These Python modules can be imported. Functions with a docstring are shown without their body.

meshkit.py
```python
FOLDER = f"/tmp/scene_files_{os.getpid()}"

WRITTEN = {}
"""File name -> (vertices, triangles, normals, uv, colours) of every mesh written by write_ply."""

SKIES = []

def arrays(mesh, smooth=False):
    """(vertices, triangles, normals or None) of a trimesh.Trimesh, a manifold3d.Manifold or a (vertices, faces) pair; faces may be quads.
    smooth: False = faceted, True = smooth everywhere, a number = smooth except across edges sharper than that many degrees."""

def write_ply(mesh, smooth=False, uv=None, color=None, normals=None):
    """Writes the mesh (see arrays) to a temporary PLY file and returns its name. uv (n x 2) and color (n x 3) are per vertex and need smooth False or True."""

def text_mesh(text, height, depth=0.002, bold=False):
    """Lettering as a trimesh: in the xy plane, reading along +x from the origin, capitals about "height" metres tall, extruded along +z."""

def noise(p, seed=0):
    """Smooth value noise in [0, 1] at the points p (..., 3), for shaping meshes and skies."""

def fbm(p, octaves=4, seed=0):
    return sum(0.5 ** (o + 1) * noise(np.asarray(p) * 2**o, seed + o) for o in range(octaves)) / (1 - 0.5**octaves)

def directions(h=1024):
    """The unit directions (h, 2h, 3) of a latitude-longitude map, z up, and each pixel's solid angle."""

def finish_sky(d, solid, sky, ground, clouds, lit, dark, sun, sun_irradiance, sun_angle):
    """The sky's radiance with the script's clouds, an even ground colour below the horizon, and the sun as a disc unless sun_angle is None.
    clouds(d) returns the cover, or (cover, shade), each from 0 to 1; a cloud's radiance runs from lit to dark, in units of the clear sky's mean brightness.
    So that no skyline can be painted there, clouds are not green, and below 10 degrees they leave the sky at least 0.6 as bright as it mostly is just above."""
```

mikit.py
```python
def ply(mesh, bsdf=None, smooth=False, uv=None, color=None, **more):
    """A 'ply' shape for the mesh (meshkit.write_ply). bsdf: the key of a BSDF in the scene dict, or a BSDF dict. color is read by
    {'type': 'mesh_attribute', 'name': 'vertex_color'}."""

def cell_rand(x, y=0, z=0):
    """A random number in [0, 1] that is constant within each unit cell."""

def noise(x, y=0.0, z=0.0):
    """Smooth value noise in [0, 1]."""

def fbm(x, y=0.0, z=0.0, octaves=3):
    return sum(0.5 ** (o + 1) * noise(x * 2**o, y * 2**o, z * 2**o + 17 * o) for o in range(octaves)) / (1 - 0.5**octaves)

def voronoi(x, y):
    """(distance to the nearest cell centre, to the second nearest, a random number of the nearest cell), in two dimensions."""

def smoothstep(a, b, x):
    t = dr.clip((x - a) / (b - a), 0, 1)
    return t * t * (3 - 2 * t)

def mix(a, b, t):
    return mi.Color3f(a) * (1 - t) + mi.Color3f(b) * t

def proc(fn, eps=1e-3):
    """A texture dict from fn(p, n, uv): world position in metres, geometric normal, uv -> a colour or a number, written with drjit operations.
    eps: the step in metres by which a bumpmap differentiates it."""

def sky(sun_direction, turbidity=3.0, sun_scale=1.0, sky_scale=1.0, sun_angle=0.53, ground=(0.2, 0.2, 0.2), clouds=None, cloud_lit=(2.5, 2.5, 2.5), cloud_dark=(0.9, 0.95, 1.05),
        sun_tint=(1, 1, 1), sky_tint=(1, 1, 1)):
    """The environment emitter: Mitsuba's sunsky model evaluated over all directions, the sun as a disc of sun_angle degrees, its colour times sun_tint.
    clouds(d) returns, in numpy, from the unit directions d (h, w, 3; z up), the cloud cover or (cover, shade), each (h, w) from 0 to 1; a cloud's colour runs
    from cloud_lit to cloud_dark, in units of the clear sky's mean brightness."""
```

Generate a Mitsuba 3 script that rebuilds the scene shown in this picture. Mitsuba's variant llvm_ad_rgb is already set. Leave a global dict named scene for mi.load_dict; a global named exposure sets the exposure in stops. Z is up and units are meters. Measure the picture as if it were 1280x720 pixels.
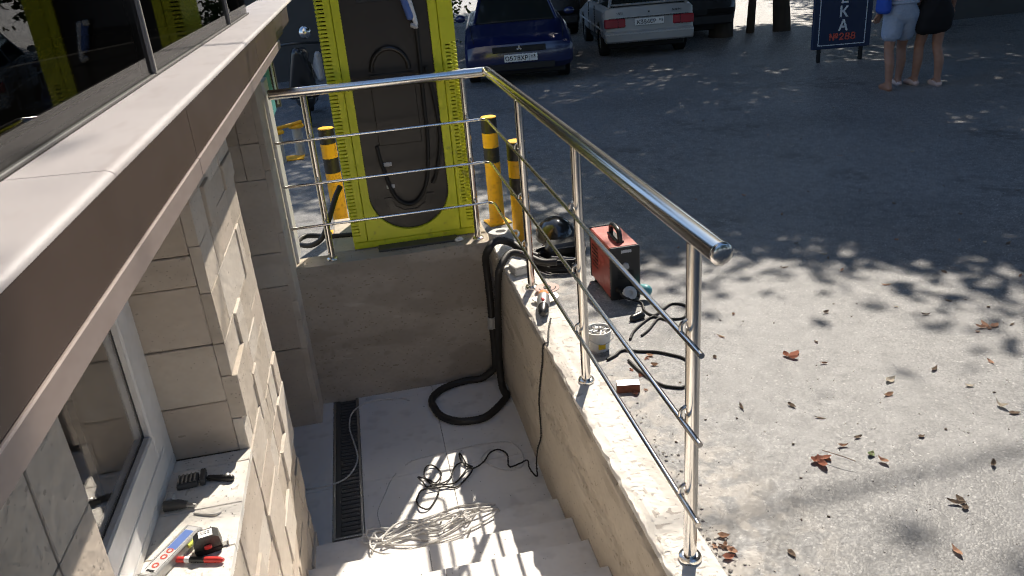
import math, numpy as np, trimesh, mitsuba as mi, drjit as dr, mikit, meshkit
import manifold3d as m3
from shapely.geometry import Polygon, box as sbox, Point
from shapely import affinity
T = mi.ScalarTransform4f
scene, labels = {'type': 'scene'}, {}

# ------------------------------------------------------------------ camera, sky, exposure
CAM = np.array([0.0, 0.0, 1.675])
FWD, UP = np.array([0.1519357, 0.90405339, -0.39950345]), np.array([0.15040836, 0.37834059, 0.91336505])
scene['camera'] = {'type': 'perspective', 'fov': 2 * math.degrees(math.atan(640 / 995.48)), 'fov_axis': 'x', 'near_clip': 0.05, 'far_clip': 600.0,
                   'to_world': T().look_at(origin=CAM.tolist(), target=(CAM + FWD).tolist(), up=UP.tolist())}
SUN = (0.42, 0.86, 1.0)
scene['sky'] = mikit.sky(SUN, turbidity=3, sun_tint=(.91, 1.0, 1.16))
exposure = 2.55

# ------------------------------------------------------------------ naming helpers
def numbered(k):
    if k not in scene and k not in labels and k not in used: used.add(k); return k
    i = 1
    while f'{k}_{i:03d}' in used: i += 1
    used.add(f'{k}_{i:03d}'); return f'{k}_{i:03d}'
used = set()
def thing(name, label, cat, group=None):
    k = numbered(name); labels[k] = {'label': label, 'category': cat}
    if group: labels[k]['group'] = group
    return k
XF = [None]
def moved(old, new_, s=1.0):
    """the things built next are modelled round 'old' and set down at 'new_'"""
    M = np.eye(4); M[:3, :3] *= s; M[:3, 3] = np.array(new_) - s * np.array(old); XF[0] = M
def put(k, mesh, mat, smooth=False, **kw):
    if XF[0] is not None: mesh = mesh.copy().apply_transform(XF[0])
    scene[k] = mikit.ply(mesh, mat, smooth=smooth, **kw); return k
def part(parent, name, mesh, mat, smooth=False, label=None, **kw):
    k = numbered(parent + '__' + name); put(k, mesh, mat, smooth, **kw)
    if label: labels[k] = {'label': label}
    return k
def single(name, label, cat, mesh, mat, smooth=False, group=None, **kw):
    k = thing(name, label, cat, group); put(k, mesh, mat, smooth, **kw); return k
def structure(name, mesh, mat, smooth=False, **kw):
    k = numbered(name); put(k, mesh, mat, smooth, **kw); labels[k] = {'kind': 'structure'}; return k
def stuff(name, label, cat, mesh, mat, smooth=False, **kw):
    k = numbered(name); put(k, mesh, mat, smooth, **kw); labels[k] = {'label': label, 'category': cat, 'kind': 'stuff'}; return k

# ------------------------------------------------------------------ mesh helpers
def cat(*ms):
    ms = [m for a in ms for m in (a if isinstance(a, (list, tuple)) else [a])]
    return trimesh.util.concatenate(ms)
def cbox(x0, x1, y0, y1, z0, z1, c=0.002):
    lo, hi = np.array([x0, y0, z0], float), np.array([x1, y1, z1], float)
    c = min(c, (hi - lo).min() * 0.45); pts = []
    for s in np.ndindex(2, 2, 2):
        q = np.where(s, hi, lo); d = np.where(s, -c, c)
        for a in range(3):
            e = q + d; e[a] = q[a]; pts.append(e)
    return trimesh.convex.convex_hull(np.array(pts))
def cb(center, size, c=0.002):
    a, b = np.array(center) - np.array(size) / 2, np.array(center) + np.array(size) / 2
    return cbox(a[0], b[0], a[1], b[1], a[2], b[2], c)
def rot(m, deg, axis=(0, 0, 1), at=(0, 0, 0)):
    m = m.copy(); m.apply_transform(trimesh.transformations.rotation_matrix(math.radians(deg), axis, at)); return m
def mv(m, *t):
    m = m.copy(); m.apply_translation(t); return m
def smooth_path(pts, n=8, closed=False):
    p = np.array(pts, float)
    q = np.vstack([p[-1], p, p[0], p[1]]) if closed else np.vstack([2 * p[0] - p[1], p, 2 * p[-1] - p[-2]])
    out = []
    for i in range(1, len(q) - 2):
        for t in np.linspace(0, 1, n, endpoint=False):
            a, b, c, d = q[i - 1], q[i], q[i + 1], q[i + 2]
            out.append(0.5 * (2 * b + (c - a) * t + (2 * a - 5 * b + 4 * c - d) * t ** 2 + (3 * b - a - 3 * c + d) * t ** 3))
    if not closed: out.append(p[-1])
    return np.array(out)
def tube(pts, r, n=10, closed=False, cap=True):
    p = np.array(pts, float); r = np.broadcast_to(r, len(p))
    t = np.gradient(p, axis=0) if not closed else np.roll(p, -1, 0) - np.roll(p, 1, 0)
    t /= np.maximum(np.linalg.norm(t, axis=1, keepdims=True), 1e-9)
    u = np.cross(t[0], [0, 0, 1.0]); u = u if np.linalg.norm(u) > 1e-3 else np.cross(t[0], [1.0, 0, 0]); u /= np.linalg.norm(u)
    V = []
    for i in range(len(p)):
        u = u - t[i] * (u @ t[i]); u /= np.linalg.norm(u); w = np.cross(t[i], u)
        a = np.linspace(0, 2 * np.pi, n, endpoint=False)
        V.append(p[i] + r[i] * (np.cos(a)[:, None] * u + np.sin(a)[:, None] * w))
    V = np.vstack(V); F = []; m = len(p)
    for i in range(m if closed else m - 1):
        j = (i + 1) % m
        for k in range(n):
            k2 = (k + 1) % n
            F += [[i * n + k, i * n + k2, j * n + k2], [i * n + k, j * n + k2, j * n + k]]
    if cap and not closed:
        V = np.vstack([V, p[0], p[-1]])
        for k in range(n):
            F += [[m * n, (k + 1) % n, k], [m * n + 1, (m - 1) * n + k, (m - 1) * n + (k + 1) % n]]
    return trimesh.Trimesh(V, F, process=False)
def cyl(x, y, z0, z1, r, n=24, r2=None):
    return tube([(x, y, z0), (x, y, z1)], [r, r2 or r], n)
def lathe(profile, n=32, at=(0, 0, 0)):
    m = trimesh.creation.revolve(np.array(profile, float), sections=n); return mv(m, *at)
def prism(poly, d0, d1, plane='xz'):
    m = trimesh.creation.extrude_polygon(poly, d1 - d0, engine='earcut'); v = m.vertices.copy()
    if plane == 'xz': m.vertices = np.c_[v[:, 0], d0 + v[:, 2], v[:, 1]]; m.invert()
    elif plane == 'yz': m.vertices = np.c_[d0 + v[:, 2], v[:, 0], v[:, 1]]
    else: m.vertices = np.c_[v[:, 0], v[:, 1], d0 + v[:, 2]]
    return m
def to_man(m): return m3.Manifold(m3.Mesh(np.array(m.vertices, np.float32), np.array(m.faces, np.uint32)))
def from_man(m):
    q = m.to_mesh(); return trimesh.Trimesh(q.vert_properties[:, :3], q.tri_verts, process=False)
def solid(m):
    m = trimesh.Trimesh(m.vertices, m.faces, process=True); return to_man(m)
def ball(c, r, n=12): return m3.Manifold.sphere(r, n).translate([float(v) for v in c])
def hullb(*cr, n=12): return m3.Manifold.batch_hull([ball(c, r, n) for c, r in cr])
def ell(c, r, n=2, ax=None):
    m = trimesh.creation.icosphere(subdivisions=n); m.apply_scale(r); return mv(m, *c)
def text(s, h, depth, at, ex, ey, bold=True):
    """lettering centred at 'at', reading along ex with its up along ey, standing proud along ex x ey"""
    m = meshkit.text_mesh(s, h, depth, bold=bold); b = m.bounds; m.apply_translation([-(b[0][0] + b[1][0]) / 2, -(b[0][1] + b[1][1]) / 2, 0])
    ex, ey = np.array(ex, float), np.array(ey, float); ez = np.cross(ex, ey); M = np.eye(4); M[:3, :3] = np.c_[ex, ey, ez]; M[:3, 3] = at
    m.apply_transform(M); return m
from scipy.interpolate import PchipInterpolator
GROUND = PchipInterpolator([-400, 0.8, 1.8, 3, 4.6, 6, 8.7, 12.3, 16, 400], [-.004, -.006, -.02, -.10, -.22, -.285, -.35, -.46, -.48, -.48])   # the yard falls away from the steps
def ground_z(x, y):
    return GROUND(np.asarray(y, float))
def roughen(m, amp, freq, seed=0, sub=0):
    for _ in range(sub): m = m.subdivide()
    m = trimesh.Trimesh(m.vertices, m.faces, process=True)
    v = m.vertices; d = np.stack([meshkit.fbm(v * freq + 31 * k, 3, seed + k) for k in range(3)], -1) - 0.5
    m.vertices = v + d * 2 * amp; return m
def gridbox(x0, x1, y0, y1, z0, z1, d):
    """box with all faces meshed at about d"""
    m = trimesh.creation.box(bounds=[[x0, y0, z0], [x1, y1, z1]])
    return m.subdivide_to_size(d, max_iter=12) if d else m

# ------------------------------------------------------------------ materials
N, FB, SS, MIX, VOR = mikit.noise, mikit.fbm, mikit.smoothstep, mikit.mix, mikit.voronoi
def mat(name, color, rough=0.6, spec=0.5, metallic=0.0, bump=None, scale=1.0, two=True, eps=1e-3, **kw):
    tex = mikit.proc(color) if callable(color) else {'type': 'rgb', 'value': list(color)}
    rt = mikit.proc(rough) if callable(rough) else float(rough)
    b = {'type': 'principled', 'base_color': tex, 'roughness': rt, 'specular': spec, 'metallic': metallic, **kw}
    if bump: b = {'type': 'bumpmap', 'tex': mikit.proc(bump, eps), 'scale': scale, 'bsdf': b}
    scene[name] = {'type': 'twosided', 'bsdf': b} if two else b
    return name

def asphalt_c(p, n, uv):
    big = FB(p.x * .9, p.y * .9, 3, 3); mid = FB(p.x * 22, p.y * 22, 1, 2)
    d, d2, w = VOR(p.x * 135, p.y * 135)
    c = MIX((.085, .086, .088), (.235, .235, .236), dr.clip(.18 + .55 * w + .50 * (big - .5) + .5 * (mid - .5), 0, 1))
    c = MIX(c, (.30, .297, .294), SS(.96, .995, w)); c = MIX(c, (.06, .06, .06), SS(.55, .80, d) * .5)
    stain = SS(.60, .78, FB(p.x * 1.6, p.y * 1.6, 7, 4)) * SS(.35, .6, FB(p.x * 13, p.y * 13, 6, 2)); c = MIX(c, (.05, .046, .042), .45 * stain)
    dust = SS(1.25, .82, p.x + .25 * (FB(p.x * 6, p.y * 6, 5, 3) - .5)) * SS(5.4, 4.6, p.y)
    return MIX(c, (.40, .36, .31), .5 * dust * SS(.3, .7, FB(p.x * 25, p.y * 25, 9, 2)))
def asphalt_b(p, n, uv):
    d, d2, w = VOR(p.x * 135, p.y * 135); return SS(.8, .2, d) * (.35 + w)
mat('asphalt', asphalt_c, lambda p, n, uv: .5 + .2 * N(p.x * 112, p.y * 112, 4), .58, bump=asphalt_b, scale=.0009)
def concrete(a, b, dark=(.12, .105, .09), f=1.0):
    def fn(p, n, uv):
        g = FB(p.x * 4 * f, p.y * 4 * f, p.z * 6 * f, 4); s = FB(p.x * 55, p.y * 55, p.z * 55, 2)
        c = MIX(a, b, dr.clip(g + .5 * (s - .5), 0, 1))
        streak = SS(.62, .75, FB(p.x * 14, p.y * 3.2, p.z * 11, 3))
        c = MIX(c, dark, .35 * streak)
        return MIX(c, dark, SS(.80, .86, N(p.x * 75, p.y * 75, p.z * 75)) * .7)
    return fn
def concrete_b(p, n, uv): return FB(p.x * 60, p.y * 60, p.z * 60, 3) - .5 * SS(.72, .9, N(p.x * 80, p.y * 80, p.z * 80))
mat('concrete_wall', concrete((.35, .305, .25), (.46, .41, .345), (.22, .185, .145)), .92, .2, bump=concrete_b, scale=.006)
_cw = concrete((.35, .305, .25), (.46, .41, .345), (.22, .185, .145))
def end_c(p, n, uv):   # the same concrete with chalk smears and a poured band along the top
    c = _cw(p, n, uv); smear = SS(.64, .78, FB(p.x * 9 + 3 * p.z, p.z * 30, p.y * 3, 3)) * SS(.45, .7, FB(p.x * 3.1, p.z * 4.2, 2, 2))
    c = MIX(c, (.58, .55, .50), .55 * smear); return MIX(c, (.26, .22, .175), .45 * SS(.5, .62, FB(p.x * 2.2, p.z * 5.5, 8, 4)))
mat('concrete_end', end_c, .92, .2, bump=concrete_b, scale=.005)
mat('concrete_pad', _cw, .92, .2)
def tile_c(p, n, uv):
    g = FB(p.x * 3, p.y * 3, p.z, 3); s = FB(p.x * 70, p.y * 70, p.z * 70, 2); d = FB(p.x * 13, p.y * 13, 4, 3)
    c = MIX((.64, .62, .595), (.72, .70, .67), dr.clip(g + .6 * (s - .5), 0, 1))
    return MIX(c, (.28, .26, .24), .22 * SS(.55, .85, d))
mat('stair_tile', tile_c, .62, .35, bump=lambda p, n, uv: FB(p.x * 90, p.y * 90, p.z * 90, 2), scale=.0012)
mat('grout', (.24, .22, .2), .9, .2)
def stone(a, b, pit, off):
    def fn(p, n, uv):
        x, y, z = p.x + off, p.y + off * 1.7, p.z + off * .6
        g = FB(x * 5, y * 5, z * 5, 3); s = FB(x * 60, y * 60, z * 60, 2)
        c = MIX(a, b, dr.clip(g * .9 + .7 * (s - .5) + .05, 0, 1))
        c = MIX(c, pit, .55 * SS(.84, .92, N(x * 150, y * 150, z * 150)) * SS(.42, .62, FB(x * 9, y * 9, z * 9, 2)))
        c = MIX(c, (.30, .25, .19), .30 * SS(.52, .75, FB(x * 3.5, y * 3.5, z * 8, 4)))
        return MIX(c, pit, .45 * SS(.90, .94, N(x * 60, y * 60, z * 60)))
    return fn
def stone_b(p, n, uv): return FB(p.x * 45, p.y * 45, p.z * 45, 3) - .8 * SS(.78, .88, N(p.x * 110, p.y * 110, p.z * 110)) + .8 * FB(p.x * 16, p.y * 16, p.z * 16, 2)
STONE = [mat(f'shell_stone_{i}', stone(a, b, (.16, .13, .10), i * 3.1), .9, .25, bump=stone_b, scale=.003) for i, (a, b) in enumerate(
    [((.43, .375, .315), (.51, .46, .40)), ((.38, .33, .27), (.46, .405, .345)), ((.46, .415, .36), (.54, .49, .43)), ((.41, .35, .29), (.48, .42, .36))])]
mat('mortar', (.20, .17, .14), .95, .1)
mat('sill_stone', stone((.60, .57, .52), (.70, .67, .62), (.28, .24, .2), 9.), .8, .3, bump=stone_b, scale=.0025)
def panel_c(p, n, uv): return MIX((.060, .040, .032), (.078, .054, .044), FB(p.x * 8, p.y * 8, p.z * 8, 3))
mat('brown_panel', panel_c, lambda p, n, uv: .33 + .15 * FB(p.x * 12, p.y * 12, p.z * 30, 3), .5)
def lip_c(p, n, uv): return MIX((.235, .185, .165), (.285, .235, .215), FB(p.x * 30, p.y * 20, p.z * 30, 3))
mat('pale_panel', lip_c, .45, .4)
def sillcap_c(p, n, uv):
    c = MIX((.335, .31, .306), (.385, .36, .355), FB(p.x * 5, p.y * 5, 1, 3)); return MIX(c, (.30, .265, .255), .4 * SS(.55, .85, FB(p.x * 22, p.y * 9, 2, 3)))
mat('sill_pale', sillcap_c, .45, .45)  # sill top, paler than the brown band it caps
mat('grey_frame', (.085, .082, .078), .45, .4)
mat('mullion_grey', (.24, .225, .205), .45, .4)
mat('white_pvc', lambda p, n, uv: MIX((.50, .495, .49), (.60, .595, .59), FB(p.x * 25, p.y * 25, p.z * 25, 3)), .35, .5)
mat('black_gasket', (.02, .02, .02), .7, .3)
scene['pane_glass'] = {'type': 'thindielectric', 'int_ior': 1.52}
scene['tinted_glass'] = {'type': 'thindielectric', 'int_ior': 1.5, 'specular_reflectance': {'type': 'rgb', 'value': [.28, .28, .28]}, 'specular_transmittance': {'type': 'rgb', 'value': [.5, .5, .5]}}
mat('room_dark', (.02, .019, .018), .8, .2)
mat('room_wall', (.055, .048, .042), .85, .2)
scene['steel'] = {'type': 'roughconductor', 'material': 'none', 'distribution': 'ggx', 'alpha': .028, 'specular_reflectance': {'type': 'rgb', 'value': [.74, .71, .67]}}
scene['steel_dull'] = {'type': 'roughconductor', 'material': 'none', 'distribution': 'ggx', 'alpha': .2, 'specular_reflectance': {'type': 'rgb', 'value': [.5, .49, .47]}}
mat('lime_paint', lambda p, n, uv: MIX(MIX((.66, .67, .018), (.72, .72, .03), FB(p.x * 6, p.y * 6, p.z * 6, 3)), (.22, .20, .06), .55 * SS(.60, .80, FB(p.x * 38, p.y * 38, p.z * 30, 3)) * SS(.45, .7, FB(p.x * 5, p.y * 5, p.z * 2.5, 3))), .42, .45)
mat('charger_dark', (.028, .023, .019), .38, .45)
mat('charger_rim', (.018, .015, .013), .3, .5)
mat('slot_black', (.008, .008, .008), .8, .2)
mat('silver_label', (.46, .46, .46), .4, .5)
def band_c(a, b): return lambda p, n, uv: MIX(a, b, SS(.55, .8, FB(p.x * 40, p.y * 40, p.z * 40, 3)))
mat('bollard_yellow', band_c((.78, .40, .015), (.60, .30, .02)), .45, .4)
mat('bollard_black', band_c((.022, .02, .018), (.05, .045, .04)), .45, .4)
mat('rubber', (.018, .017, .016), .55, .35)
mat('hose_black', (.026, .024, .022), .5, .4)
mat('black_plastic', (.02, .02, .02), .35, .5)
mat('worn_plastic', (.09, .088, .084), .6, .3)
mat('black_gloss', (.012, .012, .013), .12, .6, clearcoat=.8)
mat('white_cable', lambda p, n, uv: MIX((.46, .45, .43), (.62, .605, .58), FB(p.x * 60, p.y * 60, p.z * 60, 2)), .5, .4)
mat('grey_plastic', (.42, .415, .40), .55, .4)
mat('red_paint', lambda p, n, uv: MIX((.33, .05, .033), (.42, .10, .08), SS(.45, .75, FB(p.x * 16, p.y * 16, p.z * 16, 3))), .42, .45)
mat('red_plastic', (.52, .035, .03), .4, .5)
mat('orange_paint', (.50, .20, .07), .5, .4)
mat('pink_disc', lambda p, n, uv: MIX((.50, .33, .29), (.60, .45, .40), N(p.x * 400, p.y * 400, p.z * 400)), .9, .2)
mat('teal_plastic', (.10, .32, .34), .4, .5)
mat('alu', lambda p, n, uv: MIX((.38, .38, .38), (.50, .50, .49), FB(p.x * 30, p.y * 30, p.z * 30, 2)), .38, .5, metallic=.7)
mat('blue_print', (.10, .17, .42), .45, .4)
mat('red_print', (.45, .08, .06), .45, .4)
mat('white_print', (.75, .74, .72), .5, .4)
mat('clear_vial', (.55, .62, .12), .15, .6)
mat('bucket_white', (.66, .65, .61), .45, .45)
mat('yellow_print', (.66, .46, .03), .5, .4)
mat('rust', lambda p, n, uv: MIX((.16, .055, .03), (.30, .12, .07), FB(p.x * 70, p.y * 70, p.z * 70, 3)), .85, .2)
mat('blue_car_paint', (.004, .009, .055), .18, .6, clearcoat=1., clearcoat_gloss=.95)
mat('white_car_paint', lambda p, n, uv: MIX((.25, .25, .245), (.31, .31, .30), FB(p.x * 3, p.y * 3, p.z * 3, 3)), .32, .5, clearcoat=.5)
mat('black_car_paint', (.010, .010, .011), .2, .6, clearcoat=1.)
mat('car_glass', (.010, .013, .012), .06, .6, clearcoat=1.)
mat('car_black', (.015, .015, .015), .6, .3)
mat('tyre', (.016, .016, .016), .85, .2)
mat('lamp_lens', (.50, .52, .54), .1, .7, clearcoat=1.)
mat('amber_lens', (.55, .22, .02), .2, .6)
mat('tail_red', (.28, .010, .018), .2, .6, clearcoat=1.)
mat('plate_white', (.62, .62, .60), .5, .4)
mat('ink', (.012, .012, .014), .6, .3)
mat('sign_navy', (.010, .022, .065), .35, .5)
mat('sign_white', (.55, .60, .66), .5, .4)
mat('sign_red', (.52, .085, .06), .5, .4)
mat('skin', lambda p, n, uv: MIX((.27, .135, .09), (.32, .17, .115), FB(p.x * 30, p.y * 30, p.z * 30, 2)), .55, .4)
mat('denim_pale', lambda p, n, uv: MIX((.24, .29, .39), (.33, .38, .47), FB(p.x * 60, p.y * 60, p.z * 60, 3)), .9, .2)
mat('white_cloth', (.50, .50, .56), .9, .2)
mat('fairing_grey', (.26, .26, .27), .4, .5)
mat('black_cloth', (.014, .014, .016), .9, .2)
mat('blue_cloth', (.03, .08, .38), .8, .2)
mat('pale_shoe', (.55, .42, .38), .7, .3)
mat('hair_brown', (.04, .022, .013), .5, .4)
mat('bark', lambda p, n, uv: MIX((.035, .028, .022), (.085, .07, .056), FB(p.x * 14, p.y * 14, p.z * 3, 4)), .95, .1, bump=lambda p, n, uv: FB(p.x * 22, p.y * 22, p.z * 5, 3), scale=.03)
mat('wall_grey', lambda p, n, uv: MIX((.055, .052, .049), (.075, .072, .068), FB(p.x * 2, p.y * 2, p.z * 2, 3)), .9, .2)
mat('pale_render', lambda p, n, uv: MIX((.48, .45, .39), (.56, .53, .47), FB(p.x * 2, p.y * 2, p.z * 2, 3)), .9, .2)
for i, c in enumerate([(.04, .07, .016), (.055, .085, .022), (.04, .06, .015)]):
    scene[f'leaf_{i}'] = {'type': 'principledthin', 'base_color': {'type': 'rgb', 'value': list(c)}, 'roughness': .5, 'diff_trans': .5, 'spec_trans': 0.0}
DRY = []
for i, c in enumerate([(.36, .16, .11), (.28, .17, .115), (.17, .13, .10), (.52, .46, .37), (.46, .28, .19)]):
    scene[f'dry_leaf_{i}'] = {'type': 'principledthin', 'base_color': {'type': 'rgb', 'value': list(c)}, 'roughness': .7, 'diff_trans': .7, 'spec_trans': 0.0}; DRY.append(f'dry_leaf_{i}')
mat('husk', (.09, .07, .055), .9, .2)
mat('green_leaf', (.12, .16, .06), .6, .3)
def chips_c(p, n, uv): return MIX((.16, .15, .14), (.42, .39, .35), mikit.cell_rand(p.x * 150, p.y * 150, 2))
mat('chips', chips_c, .9, .2)

# ------------------------------------------------------------------ the ground
gx = np.unique(np.r_[-300, -150, -80, -40, -20, np.arange(-10, -4, 1), np.arange(-4, .79, .4), .79, np.arange(1.0, 8, .25), np.arange(8, 20, .6), 25, 32, 45, 70, 120, 300])
gy = np.unique(np.r_[-300, -120, -60, -30, -12, -5, -2, 0., .4, .86, np.arange(1.2, 4.7, .35), 4.715, np.arange(5, 16, .3), np.arange(16, 30, 1), 36, 50, 80, 140, 300])
GX, GY = np.meshgrid(gx, gy, indexing='ij')
GZ = ground_z(GX, GY)
GV = np.c_[GX.ravel(), GY.ravel(), GZ.ravel()]
idx = np.arange(len(GV)).reshape(GX.shape); F = []
for i in range(len(gx) - 1):
    for j in range(len(gy) - 1):
        cx, cy = (gx[i] + gx[i + 1]) / 2, (gy[j] + gy[j + 1]) / 2
        if -4 < cx < .79 and .86 < cy < 4.715: continue
        F.append([idx[i, j], idx[i + 1, j], idx[i + 1, j + 1], idx[i, j + 1]])
structure('road', trimesh.Trimesh(GV, np.vstack([np.array(F)[:, [0, 1, 2]], np.array(F)[:, [0, 2, 3]]]), process=False), 'asphalt', True)
rng = np.random.default_rng(5)

def chip_mesh(pts, size, rng):
    base = trimesh.creation.icosahedron(); V, Fc = [], []
    for k, (q, s) in enumerate(zip(pts, size)):
        a = rng.uniform(0, 6.3); c, sn = math.cos(a), math.sin(a)
        v = base.vertices * rng.uniform(.6, 1.2, (12, 1)) * s * [1, rng.uniform(.5, .9), rng.uniform(.35, .7)]
        V.append(np.c_[v[:, 0] * c - v[:, 1] * sn, v[:, 0] * sn + v[:, 1] * c, v[:, 2]] + q + [0, 0, s * .2]); Fc.append(base.faces + 12 * k)
    return trimesh.Trimesh(np.vstack(V), np.vstack(Fc), process=False)
n = 3200
x = .80 + 3.2 * rng.random(n) ** 1.5; y = rng.uniform(1.2, 5.2, n)
stuff('gravel', 'loose pale grit scattered over the asphalt beside the wall', 'grit', chip_mesh(np.c_[x, y, ground_z(x, y)], .001 + .003 * rng.random(n) ** 3, rng), 'chips')
n = 900; xs_ = rng.uniform(.9, 4.5, n); ys_ = rng.uniform(1.3, 6.5, n)
stuff('litter', 'tiny dark husks and twig bits strewn over the asphalt', 'litter', chip_mesh(np.c_[xs_, ys_, ground_z(xs_, ys_)], .0015 + .006 * rng.random(n) ** 4, rng), 'husk')
n = 900
x = .80 + np.abs(rng.normal(0, .05, n)); y = rng.uniform(1.3, 4.6, n)
stuff('rubble', 'dust and mortar crumbs along the outer foot of the wall', 'rubble', chip_mesh(np.c_[x, y, ground_z(x, y)], .002 + .008 * rng.random(n) ** 3, rng), 'chips')

# ------------------------------------------------------------------ pit: floor, stairs, concrete walls
ZF, XA, XI = -.9214, -.5176, .649
structure('floor_screed', cbox(-1.0, .70, .6, 4.60, ZF - .15, ZF - .012, .001), 'grout')
lf = numbered('landing_floor'); labels[lf] = {'kind': 'structure'}
put(lf, cbox(-.445, -.294, 3.19, 4.56, ZF - .06, ZF - .045, .001), 'grout')
for k, (x0, x1, y0, y1) in enumerate([(-.95, -.448, 3.06, 3.62), (-.95, -.448, 3.62, 4.53), (-.291, .18, 3.06, 3.62), (-.291, .18, 3.62, 4.53), (.18, .66, 3.06, 3.62), (.18, .66, 3.62, 4.53)]):
    part(lf, 'tile', cbox(x0 + .0015, x1 - .0015, y0 + .0015, y1 - .0015, ZF - .011, ZF + .0006 * (k % 3), .0012), 'stair_tile')
st = thing('stone_stairs', 'pale tiled steps climbing out of the basement pit towards the viewer', 'stairs')
for k in range(1, 10):
    zt, yf = ZF + .1064 * k, 3.0604 - .2757 * (k - 1)
    yn = yf - .2757 - .02
    s = part(st, 'step', cbox(XA, XI + .02, yn, yf - .012, ZF - .1, zt - .016, .001), 'grout')
    xs = [XA, .004 + .05 * (k % 2), XI]
    for a, b in zip(xs[:-1], xs[1:]):
        part(s, 'tread_tile', cbox(a + .001, b - .001, yn + .015, yf, zt - .016, zt, .0018), 'stair_tile')
        part(s, 'riser_tile', cbox(a + .001, b - .001, yf - .012, yf - .003, zt - .106, zt - .017, .001), 'stair_tile')
dr_ = thing('floor_drain', 'dark slotted drain grate let into the pit floor', 'drain')
part(dr_, 'frame', cat(cbox(-.446, -.432, 3.205, 4.53, ZF - .03, ZF + .001, .001), cbox(-.307, -.293, 3.205, 4.53, ZF - .03, ZF + .001, .001), cbox(-.432, -.307, 3.205, 3.217, ZF - .03, ZF + .001, .001)), 'steel_dull')
mat('grate_metal', (.085, .083, .08), .5, .4, metallic=.3)
part(dr_, 'side_plate', cbox(-.431, -.405, 3.218, 4.53, ZF - .012, ZF - .003, .001), 'grate_metal')
for k in range(38):
    y = 3.23 + k * .0342
    part(dr_, 'grate_bar', cbox(-.404, -.308, y, y + .020, ZF - .014, ZF - .003, .0012), 'grate_metal')

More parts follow.
